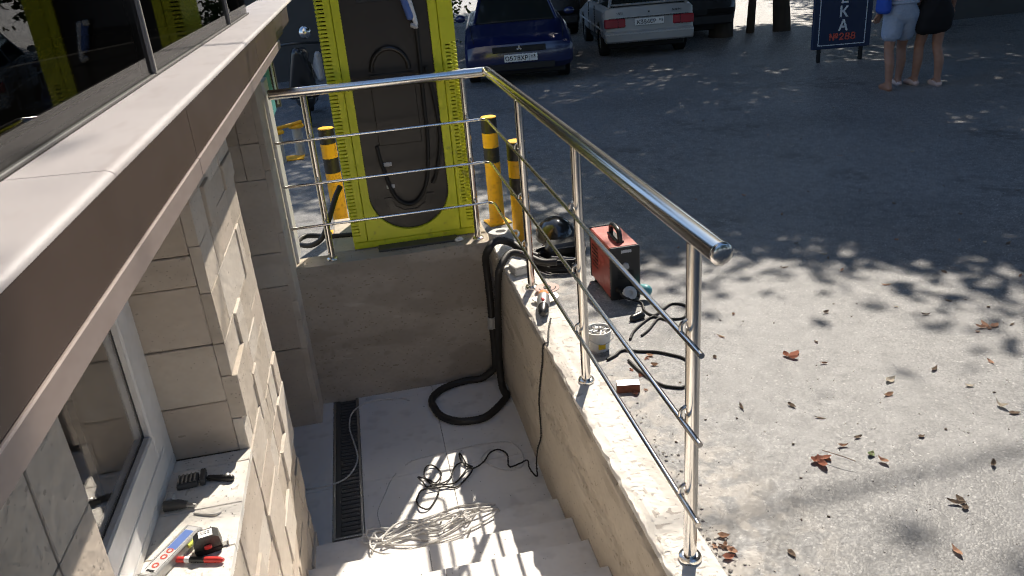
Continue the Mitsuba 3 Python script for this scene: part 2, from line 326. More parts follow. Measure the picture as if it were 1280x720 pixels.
def rough_wall(x0, x1, y0, y1, z0, z1, d, amp, seed, edge=0.0, band=False):
    m = gridbox(x0, x1, y0, y1, z0, z1, d); m = roughen(m, amp, 7, seed)
    if band:  # a strip of honeycombed concrete along the inner face
        v = m.vertices.copy(); w = np.exp(-((v[:, 2] + .36 + .05 * np.sin(v[:, 1] * 2.1)) / .07) ** 2) * (v[:, 0] < x0 + .02)
        v[:, 0] += w * .022 * np.clip(meshkit.fbm(v * 26, 3, 9) * 2 - .75, 0, 1); m.vertices = v
    if edge:  # broken upper arris
        v = m.vertices.copy(); nz = meshkit.fbm(np.c_[v[:, 1] * 22, v[:, 0] * 22, v[:, 2] * 5], 3, seed + 7)
        near = np.clip(1 - np.abs(v[:, 2] - z1) / .03, 0, 1) * np.clip(1 - np.abs(v[:, 0] - x0) / .04, 0, 1)
        v[:, 0] += near * edge * np.clip(nz * 2 - .5, 0, 1); v[:, 2] -= near * edge * .7 * np.clip(nz * 2 - .4, 0, 1); m.vertices = v
    return m
sw = single('concrete_side_wall', 'rough concrete retaining wall with sunlit top under the steel railing', 'wall', rough_wall(XI, .80, .5, 4.715, -1.15, -.019, .03, .004, 3, .020, band=True), 'concrete_wall', 35)
cap = rough_wall(XI + .004, .806, .5, 4.714, -.0195, .0, .02, .0012, 5, .016)
mat('pale_cement', concrete((.60, .57, .52), (.70, .67, .62), (.34, .30, .26)), .92, .2, bump=concrete_b, scale=.005)
part(sw, 'cement_coping', cap, 'pale_cement', 35, label='pale ragged cement topping')
single('concrete_end_wall', 'dark shaded concrete wall closing the pit below the lime charger', 'wall', rough_wall(-.60, XI + .012, 4.53, 4.70, -1.15, .002, .04, .004, 11), 'concrete_end', 35)
ch = [(.45 + .16 * a, 4.545 + .1 * b, .006) for a, b in rng.random((26, 2))]

# ------------------------------------------------------------------ the building
sb = thing('shop_building', 'beige stone shop front with brown sill band and basement window', 'building')
def ashlar(y0, y1, z0, z1, rng, lo=.11, hi=.34):
    out = []
    def split(a, b, c, d):
        w, h = b - a, d - c
        if (w <= hi and h <= hi * .75 and rng.random() < .75) or (w < 2 * lo and h < 2 * lo): out.append((a, b, c, d)); return
        if w > h * 1.25 and w >= 2 * lo or h < 2 * lo:
            m = a + w * rng.uniform(.35, .65); split(a, m, c, d); split(m, b, c, d)
        else:
            m = c + h * rng.uniform(.35, .65); split(a, b, c, m); split(a, b, m, d)
    split(y0, y1, z0, z1); return out
def slab_px(parent, y0, y1, z0, z1, prot, xback=-.548, j=.0009, name='slab'):
    """slab on a face looking along +x"""
    m = cbox(xback, XA + prot, y0 + j, y1 - j, z0 + j, z1 - j, .0018)
    m.vertices += rng.normal(0, .0009, m.vertices.shape)
    part(parent, name, m, STONE[rng.integers(4)])
def slab_py(parent, x0, x1, z0, z1, y, prot, j=.0014):
    """slab on a face looking along -y"""
    m = cbox(x0 + j, x1 - j, y - prot, y + .03, z0 + j, z1 - j, .0025); m.vertices += rng.normal(0, .0005, m.vertices.shape)
    part(parent, 'slab', m, STONE[rng.integers(4)])
rng = np.random.default_rng(21)
pier = part(sb, 'pier', cbox(-1.0, -.549, 2.345, 3.12, -1.0, 1.27, .001), 'mortar')
for (a, b, c, d) in ashlar(2.31, 3.14, -.93, 1.262, rng, .10, .30):
    slab_px(pier, a, b, c, d, max(0, rng.normal(.002, .002)) + (rng.random() < .26) * rng.uniform(.006, .016))
apron = part(sb, 'apron_wall', cbox(-.90, -.549, .3, 2.345, -1.0, .195, .001), 'mortar')
for (a, b, c, d) in ashlar(1.0, 2.31, -.93, .203, rng, .10, .34):
    slab_px(apron, a, b, c, d, max(0, rng.normal(.002, .002)) + (rng.random() < .26) * rng.uniform(.005, .014))
near = part(sb, 'near_pier', cbox(-.95, -.549, -1.5, 1.128, .0, 1.27, .001), 'mortar')
for (a, b, c, d) in ashlar(.55, 1.15, .0, 1.262, rng, .12, .30):
    slab_px(near, a, b, c, d, max(0, rng.normal(.002, .002)) + (rng.random() < .2) * rng.uniform(.003, .008))
slab_px(near, -1.5, .55, .0, 1.262, 0)
jamb = part(sb, 'window_jamb', cbox(-.99, -.56, 2.338, 2.344, .2, 1.27, .001), 'mortar')
zs = [.235, .42, .62, .815, .912, 1.06, 1.262]
for c, d in zip(zs[:-1], zs[1:]): slab_py(jamb, -.80, -.548, c, d, 2.311, max(0, rng.normal(.0, .0015)))
for c, d in zip([.235, .55, .86], [.55, .86, 1.262]):  # the near jamb, facing the other way
    m = cbox(-.80, -.55, 1.10, 1.149, c + .0015, d - .0015, .0025); part(near, 'slab', m, STONE[rng.integers(4)])
sill = part(sb, 'window_sill', cbox(-.80, -.53, 1.15, 2.30, .19, .204, .001), 'grout')
ys = [1.15, 1.50, 1.842, 2.03, 2.245, 2.311]
for a, b in zip(ys[:-1], ys[1:]):
    m = cbox(-.79, -.512 + rng.uniform(-.003, .003), a + .0012, b - .0012, .205, .2345 - .0005 * rng.random(), .002); part(sill, 'slab', m, 'sill_stone')
# pilaster at the far end, beyond the door recess
pil = part(sb, 'pilaster', cbox(-1.0, -.555, 4.335, 4.625, -1.0, 1.28, .001), 'mortar')
zs = [-.93, -.40, -.002, .20, .615, .81, 1.275]
for i, (c, d) in enumerate(zip(zs[:-1], zs[1:])):
    xs = [-1.0, -.645, -.534] if i in (4, 5) else [-1.0, -.80 + .05 * (i % 2), -.534]
    for a, b in zip(xs[:-1], xs[1:]): slab_py(pil, a, b, c, d, 4.305, max(0, rng.normal(.0, .0012)))
zs = [-.93, -.41, -.1, .31, .66, 1.275]
for c, d in zip(zs[:-1], zs[1:]):
    m = cbox(-.548, -.512, 4.303, 4.63, c + .0012, d - .0012, .003); part(pil, 'side_slab', m, STONE[rng.integers(4)])
part(sb, 'lit_edge_strip', cbox(-.53, -.496, 4.634, 4.84, .0, 1.07, .003), 'white_pvc', label='white strip standing for the sunlit far stone edge')  # white strip put in for the sunlit edge of the stone corner
part(sb, 'corner_panel', cbox(-.60, -.512, 4.98, 5.2, .82, 1.284, .003), 'teal_plastic', label='teal meter box hung under the end of the brown band')
# door in the recess between pier and pilaster
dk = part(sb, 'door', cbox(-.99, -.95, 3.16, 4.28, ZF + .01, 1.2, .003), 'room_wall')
part(dk, 'handle', tube([(-.945, 3.3, .05), (-.91, 3.3, .05), (-.91, 3.42, .05)], .009), 'steel_dull', 30)
part(sb, 'recess_wall', cat(cbox(-1.05, -.56, 3.12, 3.14, -1.0, 1.27, .001), cbox(-1.1, -1.0, 2.3, 4.7, -1.1, 1.27, .001)), 'mortar')
# basement window
bw = part(sb, 'basement_window', cat(cbox(-.80, -.745, 2.235, 2.309, .27, 1.26, .004), cbox(-.80, -.745, 1.152, 1.225, .27, 1.26, .004), cbox(-.80, -.745, 1.226, 2.234, 1.19, 1.26, .004)), 'white_pvc')
part(bw, 'frame', cat(cbox(-.80, -.745, 1.152, 2.309, .2355, .269, .003), cbox(-.80, -.742, 1.226, 2.234, .27, .345, .006)), 'white_pvc')
def ring(x0, x1, y0, y1, z0, z1, w, c): return cat(cbox(x0, x1, y0, y0 + w, z0, z1, c), cbox(x0, x1, y1 - w, y1, z0, z1, c), cbox(x0, x1, y0 + w, y1 - w, z0, z0 + w, c), cbox(x0, x1, y0 + w, y1 - w, z1 - w, z1, c))
part(bw, 'sash', ring(-.79, -.737, 1.232, 2.228, .352, 1.185, .085, .006), 'white_pvc')
part(bw, 'gasket', ring(-.7655, -.7585, 1.3155, 2.1445, .4355, 1.1015, .006, .001), 'black_gasket')
part(bw, 'pane', cbox(-.764, -.760, 1.3165, 2.1435, .4365, 1.1005, .0005), 'pane_glass')
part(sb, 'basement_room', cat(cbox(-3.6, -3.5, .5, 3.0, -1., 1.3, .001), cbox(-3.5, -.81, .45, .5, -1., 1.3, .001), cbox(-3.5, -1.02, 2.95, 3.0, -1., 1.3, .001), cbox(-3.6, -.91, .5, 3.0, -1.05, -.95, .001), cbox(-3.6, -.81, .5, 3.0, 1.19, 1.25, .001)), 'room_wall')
# brown sill band of the shop window
YJ = [-1.5, .25, 1.772, 3.29, 4.76]
def xz(*q): return Polygon(q)
for a, b in zip(YJ[:-1], YJ[1:]):
    part(sb, 'fascia_panel', prism(xz((-.60, 1.303), (-.357, 1.303), (-.355, 1.306), (-.355, 1.409), (-.60, 1.409)), a + .002, b - .002), 'brown_panel')
for a, b in zip(YJ[:-1], YJ[1:-1] + [4.40]):
    part(sb, 'fascia_lip', prism(xz((-.60, 1.262), (-.354, 1.262), (-.352, 1.264), (-.352, 1.300), (-.354, 1.302), (-.60, 1.302)), a + .0025, b - .0025), 'pale_panel')
part(sb, 'fascia_end', prism(xz((-.60, 1.285), (-.40, 1.285), (-.375, 1.295), (-.362, 1.315), (-.359, 1.409), (-.60, 1.409)), 4.402, 5.5), 'brown_panel', label='rounded end of the brown band')
arc = [(-.372 + .017 * math.cos(t), 1.410 + .011 * math.sin(t)) for t in np.linspace(0, math.pi / 2, 9)]
prof = [(-.60, 1.410)] + arc + [(-.497, 1.4245), (-.60, 1.4245)]
YS = [-1.5, 1.2, 3.0, 4.75, 6.2]
for a, b in zip(YS[:-1], YS[1:]): part(sb, 'sill_cap', prism(xz(*prof), a + .0012, b - .0012), 'sill_pale', 40)
sw_ = part(sb, 'shop_window', cbox(-.535, -.500, -1.5, 4.64, 1.4255, 1.433, .002), 'grey_frame')
for y in (.66, 2.25, 3.84): part(sw_, 'mullion', cbox(-.535, -.498, y - .008, y + .008, 1.4335, 3.1, .002), 'mullion_grey')
for a, b in zip([-1.5, .669, 2.259, 3.849], [.651, 2.241, 3.831, 4.60]): part(sw_, 'pane', cbox(-.512, -.508, a, b, 1.4335, 3.1, .0005), 'tinted_glass')
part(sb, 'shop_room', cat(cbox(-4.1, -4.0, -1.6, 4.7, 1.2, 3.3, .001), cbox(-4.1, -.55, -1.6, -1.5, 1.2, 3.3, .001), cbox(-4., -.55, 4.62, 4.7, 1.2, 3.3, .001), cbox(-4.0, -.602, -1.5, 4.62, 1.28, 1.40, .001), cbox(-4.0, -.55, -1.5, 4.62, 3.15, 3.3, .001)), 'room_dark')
part(sb, 'upper_wall', cbox(-4.1, -.48, -1.6, 4.75, 3.12, 12.5, .01), 'pale_render')  # unseen height raised to cut skylight from the left
part(sb, 'back_wall', cbox(-4.4, -4.12, -1.6, 4.75, -1.0, 12.5, .01), 'pale_render')

# ------------------------------------------------------------------ railing
XR, YB = .7357, 4.6144
hr = thing('steel_railing', 'polished stainless steel railing turning the corner of the pit wall', 'railing')
cr = .05
def bend(pts_corner, r, z): return [(XR - r * (1 - math.sin(t)), YB - r * (1 - math.cos(t)), z) for t in np.linspace(0, math.pi / 2, 7)]
top = [(-.4725, YB, 1.0), (.60, YB, 1.0)] + [(XR - .03 * (1 - math.sin(t)), YB - .03 * (1 - math.cos(t)), 1.0) for t in np.linspace(0, math.pi / 2, 5)] + [(XR, 4.4, 1.0), (XR, 1.545, 1.0)]
part(hr, 'handrail', tube(top, .0272, 28, cap=False), 'steel', 45)
part(hr, 'end_cap', lathe([(0, 0), (.0282, 0), (.0282, .007)] + [(.0272 * math.cos(t), .007 + .009 * math.sin(t)) for t in np.linspace(.05, math.pi / 2, 9)], 28).apply_transform(trimesh.transformations.rotation_matrix(math.pi / 2, (1, 0, 0))).apply_translation((XR, 1.545, 1.0)), 'steel', 30)
part(hr, 'end_cap', lathe([(0, 0), (.0282, 0), (.0282, .008), (.0245, .0125), (0, .0140)], 28).apply_transform(trimesh.transformations.rotation_matrix(-math.pi / 2, (0, 1, 0))).apply_translation((-.4725, YB, 1.0)), 'steel', 30)
for (zc, c0, c1) in ((1.0, (.60, YB), (.62, YB)), (1.0, (XR, 4.47), (XR, 4.45))):
    part(hr, 'joint_ring', tube([(c0[0], c0[1], zc), (c1[0], c1[1], zc)], .0288, 28), 'steel', 45)
posts = [(-.301, YB), (.5918, YB), (XR, 3.7552), (XR, 2.7439), (XR, 1.6856)]
HM = (.7377, .4845, .2334)
for (x, y) in posts:
    k = part(hr, 'post', cyl(x, y, .0, .976, .019, 24), 'steel', 45)
    part(k, 'flange', lathe([(0, 0), (.034, 0), (.034, .006), (.031, .012), (.024, .015), (.0195, .015)], 28, (x, y, .001)), 'steel', 30)
    for h in HM:
        q = [(x, y - .015, h + .03), (x, y - .030, h + .022), (x, y - .033, h + .002)] if y == YB else [(x - .015, y, h + .035), (x - .031, y, h + .024), (XR - .0335, y, h + .002)]
        part(k, 'bracket', tube(smooth_path(q, 5), .0055, 10), 'steel', 45)
for h in HM:
    q = [(-.50, YB - .033, h), (.60, YB - .033, h), (.66, YB - .034, h), (.692, YB - .052, h), (XR - .0335, YB - .09, h), (XR - .0335, 4.4, h), (XR - .0335, 1.5566, h)]
    p_ = np.vstack([q[0], smooth_path(q[1:6], 6), q[6]])
    part(hr, 'rail', tube(p_, .0078, 14), 'steel', 45)

# ------------------------------------------------------------------ charger
ev = thing('charging_station', 'tall lime green charging column with dark recessed front and slotted sides', 'charging station')
Y0, X0, X1, ZT = 4.71, -.165, .590, 1.83
part(ev, 'cabinet', cbox(X0 + .004, X1 - .004, Y0 + .052, 5.30, .05, ZT - .01, .012), 'lime_paint')
part(ev, 'base', cat(cbox(X0 + .002, X1 - .002, Y0 + .003, 5.30, .006, .046, .004)), 'lime_paint')
def louvre(x0, x1, cols, z0, z1):
    m = solid(cbox(x0, x1, Y0, Y0 + .05, .05, ZT, .004))
    cuts = [m3.Manifold.cube([b - a, .09, .0078]).translate([a, Y0 - .01, z]) for a, b, q0, q1 in cols for z in np.arange(q0, q1, .0212)]
    return from_man(m - m3.Manifold.batch_boolean(cuts, m3.OpType.Add))
part(ev, 'slot_backing', cat(cbox(X0 + .012, -.083, Y0 + .0502, Y0 + .0518, .07, ZT - .02, .0003), cbox(.506, X1 - .012, Y0 + .0502, Y0 + .0518, .07, ZT - .02, .0003)), 'slot_black')
part(ev, 'side_strip', louvre(X0, -.079, [(X0 - .01, -.117, .09, 1.80)], 0, 0), 'lime_paint')
part(ev, 'side_strip', louvre(.502, X1, [(.527, .553, .22, 1.17), (.562, X1 + .01, .231, 1.17), (.545, X1 - .006, .10, .17)], 0, 0), 'lime_paint')
inner = Polygon([(-.031 + 0, 1.79), (-.031, .33)] + [(.2105 - .2415 * math.cos(t), .33 - .238 * math.sin(t)) for t in np.linspace(.05, math.pi - .05, 26)] + [(.452, .33), (.452, 1.79)])
frame = sbox(-.075, .05, .498, ZT).difference(inner)
part(ev, 'front_frame', prism(frame, Y0, Y0 + .05), 'lime_paint')
fp = part(ev, 'front_panel', prism(inner.buffer(.004), Y0 + .028, Y0 + .051), 'charger_dark')
a_ = [(.2 + .105 * math.cos(t), Y0 + .014, 1.055 + .115 * math.sin(t)) for t in np.linspace(-.05, math.pi + .05, 20)]
part(fp, 'holder_arch', tube(a_, .014, 10), 'charger_rim', 40)
part(fp, 'inset_plate', cbox(.075, .33, Y0 + .019, Y0 + .027, .62, 1.03, .004), 'charger_dark')
part(fp, 'lower_trim', prism(Polygon([(.06, .30), (.36, .30), (.33, .22), (.27, .18), (.15, .18), (.09, .22)]).difference(Polygon([(.10, .31), (.32, .31), (.30, .245), (.25, .212), (.17, .212), (.12, .245)])), Y0 + .018, Y0 + .027), 'charger_rim')
part(fp, 'display', cbox(.06, .36, Y0 + .022, Y0 + .027, 1.42, 1.70, .002), 'black_gloss')
for z, c in ((.505, 0), (.368, 0)): part(ev, 'label_plate', cb((.108, Y0 + .0255, z), (.05, .004, .024), .001), 'silver_label')
cn = thing('charging_plug', 'blue and white charging plug hanging on the dark charger front', 'plug')
part(cn, 'handle', from_man(hullb(((.318, Y0 - .012, 1.44), .02), ((.345, Y0 - .02, 1.33), .021), n=16)), 'blue_print', 40)
part(cn, 'back_shell', from_man(hullb(((.343, Y0 - .006, 1.45), .017), ((.368, Y0 - .014, 1.32), .015), ((.375, Y0 - .016, 1.285), .012), n=16)), 'white_print', 40)
part(cn, 'cap', from_man(hullb(((.352, Y0 - .018, 1.282), .013), ((.372, Y0 - .018, 1.272), .013), n=14)), 'silver_label', 40)
part(cn, 'socket', cb((.306, Y0 - .02, 1.455), (.03, .035, .03), .004), 'white_print')
part(cn, 'cable', cat(tube(smooth_path([(.372, Y0 - .016, 1.28), (.372, Y0 + .0, 1.1), (.366, Y0 + .004, .85), (.36, Y0 + .004, .6), (.32, Y0 + .004, .36), (.23, Y0 + .004, .25), (.13, Y0 + .004, .30), (.075, Y0 + .006, .5), (.06, Y0 + .01, .62)], 8), .011, 10),
                      tube(smooth_path([(.40, Y0 + .005, 1.05), (.43, Y0 + .004, .85), (.435, Y0 + .004, .62), (.39, Y0 + .004, .42), (.36, Y0 + .006, .36)], 8), .011, 10)), 'rubber', 40)
for x in (.255, .32, .385):
    pass
for k, x in enumerate((.18, .30, .34)):
    part(ev, 'anchor_bolt', lathe([(0, 0), (.013, 0), (.013, .006), (.008, .006), (.008, .012), (0, .012)], 6, (x, 4.64 - .0, .004)), 'steel_dull')
part(ev, 'concrete_pad', cbox(-.30, .66, 4.715, 5.40, -.40, .004, .01), 'concrete_pad')
part(ev, 'plinth', cbox(-.02, .47, 4.612, 4.712, .0035, .016, .003), 'grate_metal')
sc_ = single('plastic_scrap', 'small white crumpled plastic scrap on the corner of the pit wall', 'scrap', roughen(ell((.47, 4.60, .018), (.025, .018, .016), 2), .008, 40, 3), 'white_print', 40)

# bollards
def bollard(x, y, h, label, low=False):
    z = float(ground_z(x, y)) + .004
    t = thing('bollard', label, 'bollard', 'black and yellow bollards round the charger')
    bands = [('black_band', h - .114, h - .006, 'bollard_black'), ('yellow_band', h - .222, h - .114, 'bollard_yellow'), ('black_band', h - .332, h - .222, 'bollard_black')] + \
            ([('yellow_band', .17, h - .30, 'bollard_yellow'), ('black_band', 0, .17, 'bollard_black')] if low else [('yellow_band', 0, h - .332, 'bollard_yellow')])
    for nme, a, b, m in bands: part(t, nme, tube([(x, y, z + a + .0006), (x, y, z + b - .0006)], .057, 32, cap=False), m, 40)
    part(t, 'cap', lathe([(0, h + .002), (.053, h), (.0575, h - .005), (.0575, h - .006)], 32, (x, y, z)), 'bollard_yellow', 30)
    part(t, 'base_plate', cat(rot(cb((x, y, z + .005), (.17, .17, .01), .002), 10, at=(x, y, 0))), 'bollard_yellow')
bollard(.885, 5.66, .80, 'banded bollard standing right behind the railing corner, right of the charger')
bollard(.880, 4.66, .79, 'banded bollard half hidden behind a railing post, nearest to the viewer')
bollard(-.272, 5.96, .81, 'banded bollard on the left side of the charger with a black hose before it')

# ------------------------------------------------------------------ cables and hoses
h1 = thing('power_conduit', 'thick black conduit hanging over the wall corner and coiled on the pit floor', 'conduit')
zz = ZF + .024
coil = [(.612, 4.36, -.72), (.610, 4.34, -.86), (.61, 4.27, zz), (.617, 4.207, zz), (.539, 4.094, zz), (.437, 4.005, zz), (.299, 4.011, zz), (.203, 4.094, zz), (.164, 4.221, zz), (.163, 4.318, zz), (.218, 4.40, zz), (.304, 4.451, zz), (.411, 4.473, zz), (.50, 4.47, zz), (.575, 4.46, zz + .05), (.60, 4.45, -.79), (.606, 4.46, -.5)]
part(h1, 'coil', tube(smooth_path(coil, 8), .023, 12), 'hose_black', 40)
part(h1, 'upper_hose', tube(smooth_path([(.606, 4.46, -.5), (.607, 4.47, -.25), (.60, 4.44, -.08), (.60, 4.30, .035), (.66, 4.33, .075), (.74, 4.30, .06), (.80, 4.20, .03), (.86, 4.14, .014)], 8), .022, 12), 'hose_black', 40)
part(h1, 'lower_hose', tube(smooth_path([(.612, 4.36, -.72), (.613, 4.26, -.45), (.612, 4.16, -.2), (.612, 4.08, -.06), (.625, 4.05, .02), (.70, 4.13, .062), (.79, 4.13, .036), (.86, 4.05, .014), (.94, 4.02, .014)], 8), .021, 12), 'hose_black', 40)
part(h1, 'gland', cat(tube([(.603, 4.452, -.53), (.603, 4.455, -.47)], .027, 8), tube([(.603, 4.452, -.545), (.603, 4.455, -.53)], .032, 6)), 'grey_plastic')
single('black_hose', 'black hose bending down the left bollard to the ground beside the charger', 'hose', tube(smooth_path([(-.195, 4.93, .36), (-.235, 4.90, .30), (-.30, 4.85, .17), (-.36, 4.86, .06), (-.44, 4.88, .018), (-.52, 4.97, .016), (-.47, 5.10, .012), (-.30, 5.02, .012), (-.14, 4.99, .012)], 8), .017, 12), 'hose_black', 40)
def floor_cable(name, label, pts, r, m, z0=ZF, n=8, lift=.003, cat_='cable', seed=0):
    g = np.random.default_rng(seed); q = [(x, y, z0 + r + lift * g.random()) for x, y in pts]
    return single(name, label, cat_, tube(smooth_path(q, n), r, 8), m, 40)
wall_run = [(.735, 3.34, .012), (.70, 3.24, .010), (.668, 3.12, .012), (.646, 3.10, .012), (.641, 3.12, -.02), (.642, 3.161, -.12), (.642, 3.23, -.24), (.641, 3.306, -.42), (.638, 3.30, -.6), (.632, 3.40, -.76), (.628, 3.44, -.88)]
fl = [(.616, 3.387), (.593, 3.459), (.596, 3.524), (.559, 3.527), (.491, 3.507), (.501, 3.605), (.471, 3.684), (.417, 3.666), (.363, 3.581), (.3, 3.559), (.26, 3.60), (.245, 3.66), (.25, 3.72), (.262, 3.66), (.273, 3.59), (.299, 3.575), (.248, 3.619), (.203, 3.579), (.17, 3.511), (.135, 3.477), (.095, 3.464), (.043, 3.474), (.024, 3.518), (.005, 3.556), (.057, 3.533), (.09, 3.485), (.127, 3.537), (.119, 3.606), (.085, 3.65), (.051, 3.627), (.04, 3.564), (.074, 3.477), (.135, 3.45), (.20, 3.47), (.273, 3.56), (.29, 3.52), (.20, 3.43), (.13, 3.44), (.02, 3.44), (-.015, 3.40), (-.021, 3.36), (-.004, 3.30), (.04, 3.30), (.10, 3.42), (.06, 3.47)]
q = wall_run + [(x, y, ZF + .0075 + .006 * (i % 3)) for i, (x, y) in enumerate(fl)]
single('tool_cable', 'thin black tool cable running down the concrete wall and looping on the pit floor', 'cable', tube(smooth_path(q, 8), .0042, 8), 'rubber', 40)
floor_cable('white_cable', 'single pale cable winding across the drain grate', [(-.62, 3.655), (-.516, 3.648), (-.41, 3.665), (-.345, 3.732), (-.311, 3.851), (-.326, 4.002), (-.351, 4.182), (-.334, 4.342), (-.258, 4.432), (-.157, 4.447), (-.032, 4.425), (.026, 4.385)], .0042, 'white_cable')
floor_cable('grey_wire', 'thin grey wire looped beside the black cable on the shaded floor', [(-.055, 3.70), (-.015, 3.733), (.099, 3.751), (.236, 3.763), (.374, 3.767), (.53, 3.74), (.581, 3.652), (.581, 3.551), (.546, 3.487), (.459, 3.493), (.386, 3.575), (.36, 3.64), (.42, 3.70), (.47, 3.66)], .0034, 'white_cable', lift=.006)
floor_cable('thin_wire', 'very thin pale wire trailing up the floor from the white coil', [(-.215, 3.12), (-.215, 3.254), (-.223, 3.35), (-.184, 3.47), (-.144, 3.583), (-.11, 3.644)], .0022, 'grey_plastic')
g = np.random.default_rng(8); q = []
zlow = lambda y: ZF + (.1064 if y < 3.07 else 0)
for k in range(11):
    cx, cy, ax, ay, sh = .03 + g.normal(0, .05), 3.065 + g.normal(0, .026), .235 + g.normal(0, .07), .10 + g.normal(0, .032), g.normal(0, .4)
    for t in np.linspace(0, 2 * np.pi, 16, endpoint=False):
        x = cx + ax * math.cos(t) + .02 * math.sin(2 * t + k * 1.7); y = cy + ay * math.sin(t + sh) + .055 * (x - .03) / .3 + .010 * math.sin(3 * t + k * 2)
        zb = ZF + .1064 if y < 3.062 else max(ZF, ZF + .1064 - (y - 3.062) * 1.5)
        q.append((x, y, zb + .006 + .0042 * k * (.75 + .25 * math.sin(t * 2 + k))))
q += [(.36, 3.20, ZF + .03), (.20, 3.27, ZF + .008), (.07, 3.24, ZF + .008), (-.02, 3.22, ZF + .008), (-.04, 3.15, ZF + .03)]
single('cable_coil', 'untidy coil of pale cable heaped over the lowest step', 'cable coil', tube(smooth_path(q, 4), .0050, 8), 'white_cable', 40)

# ------------------------------------------------------------------ tools on the pavement
moved((1.143, 3.6, 0), (1.258, 3.96, -0.177), 1.05)
wd = thing('welding_machine', 'red box shaped welding machine with black front and carry handle', 'welding machine')
x0, x1, y0, y1, z0, z1 = 1.065, 1.222, 3.425, 3.80, .0, .30
part(wd, 'case', cbox(x0, x1, y0 + .022, y1 - .02, z0 + .02, z1, .006), 'red_paint')
fr = part(wd, 'front_panel', cbox(x0 - .001, x1 + .001, y0, y0 + .021, z0 + .012, z1 + .002, .006), 'black_plastic')
for k in range(5): part(fr, 'vent', cb(((x0 + x1) / 2, y0 - .0006, .135 + .009 * k), (.085, .002, .004), .0004), 'slot_black')
part(fr, 'label_strip', cb(((x0 + x1) / 2 + .005, y0 - .0008, z1 - .02), (.055, .002, .016), .0005), 'silver_label')
part(fr, 'knob', lathe([(0, 0), (.018, 0), (.016, .014), (0, .015)], 20).apply_transform(trimesh.transformations.rotation_matrix(math.pi / 2, (1, 0, 0))).apply_translation(((x0 + x1) / 2, y0, .20)), 'grey_plastic', 30)
for x in (x0 + .04, x1 - .04): part(fr, 'socket', lathe([(0, 0), (.02, 0), (.017, .022), (.010, .024), (0, .024)], 18).apply_transform(trimesh.transformations.rotation_matrix(math.pi / 2, (1, 0, 0))).apply_translation((x, y0, .075)), 'charger_rim', 30)
part(wd, 'back_panel', cbox(x0 - .001, x1 + .001, y1 - .019, y1, z0 + .012, z1 + .002, .006), 'black_plastic')
hq = smooth_path([(1.143, 3.50, z1 - .004), (1.143, 3.512, z1 + .045), (1.143, 3.545, z1 + .062), (1.143, 3.61, z1 + .062), (1.143, 3.645, z1 + .045), (1.143, 3.655, z1 - .004)], 6)
part(wd, 'handle', tube(hq, .013, 12), 'black_plastic', 40)
part(wd, 'handle_grip', cb((1.143, 3.578, z1 + .005), (.04, .17, .012), .004), 'black_plastic')
for k in range(6): part(wd, 'vent', cb((x0 - .0005, 3.70, .11 + .022 * k), (.002, .10, .007), .0005), 'slot_black')
part(wd, 'side_label', cb((x0 - .0008, 3.585, .195), (.002, .085, .03), .0005), 'red_print')
for x in (x0 + .02, x1 - .02):
    for y in (y0 + .05, y1 - .05): part(wd, 'foot', cyl(x, y, -.012, .021, .012, 14), 'rubber', 30)
XF[0] = None
# cables on the pavement
def ground_cable(name, label, pts, r, m='rubber', n=8):
    q = [(x, y, float(ground_z(x, y)) + r + (pts_z or 0)) for (x, y, *rest) in pts for pts_z in [rest[0] if rest else 0]]
    return single(name, label, 'cable', tube(smooth_path(q, n), r, 10), m, 40)
ground_cable('welding_cable', 'black welding cable from the machine curving right past the tall post', [(1.209, 3.73, .065), (1.211, 3.664, .05), (1.297, 3.651, .01), (1.282, 3.554), (1.302, 3.472), (1.376, 3.533), (1.449, 3.586), (1.495, 3.52), (1.423, 3.382), (1.329, 3.413), (1.287, 3.455), (1.206, 3.39), (1.137, 3.312), (1.091, 3.231)], .0065)
ground_cable('welding_cable', 'black cable arc beside the white bucket reaching behind the nearest post', [(0.921, 3.054), (0.966, 3.081), (1.018, 3.124), (1.08, 3.087), (1.155, 3.047), (1.208, 2.989), (1.239, 2.94), (1.252, 2.84), (1.215, 2.73), (1.131, 2.68), (1.1, 2.689), (1.06, 2.723), (1.033, 2.798), (1.016, 2.887), (1.007, 3.011)], .0068)
ground_cable('welding_cable', 'short black cable crossing under the red debris', [(1.155, 3.251), (1.215, 3.308), (1.265, 3.374), (1.315, 3.42), (1.354, 3.331)], .006)
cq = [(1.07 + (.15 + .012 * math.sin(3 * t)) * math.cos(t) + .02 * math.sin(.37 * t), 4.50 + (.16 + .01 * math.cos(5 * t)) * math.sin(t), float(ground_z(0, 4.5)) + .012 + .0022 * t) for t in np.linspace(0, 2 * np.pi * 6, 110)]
single('welding_cable', 'coiled black cable under the welding helmet, packed dense to stand for its shadow', 'cable', tube(cq, .010, 8), 'rubber', 40)  # extra loops darken the ground in place of the helmet shadow
moved((1.11, 3.21, 0), (1.2, 3.471, -0.136), 1.081)
pg = thing('cable_plug', 'small black plug lying in front of the welding machine', 'plug'); put(pg, from_man(hullb(((1.10, 3.20, .012), .02), ((1.14, 3.215, .014), .022), n=10)), 'black_plastic', 40)
moved((1.19, 3.39, 0), (1.3, 3.703, -0.155), 1.092)
tl = thing('earth_clamp', 'teal and grey round clamp ends in front of the welding machine', 'clamp')
part(tl, 'teal_end', from_man(hullb(((1.235, 3.40, .05), .03), ((1.225, 3.42, .05), .028), n=20)), 'teal_plastic', 40)
part(tl, 'grey_end', lathe([(0, 0), (.034, 0), (.036, .012), (.028, .02), (.014, .021), (.012, .012), (0, .012)], 24).apply_transform(trimesh.transformations.rotation_matrix(1.1, (1, 0, 0))).apply_translation((1.14, 3.375, .06)), 'grey_plastic', 30)
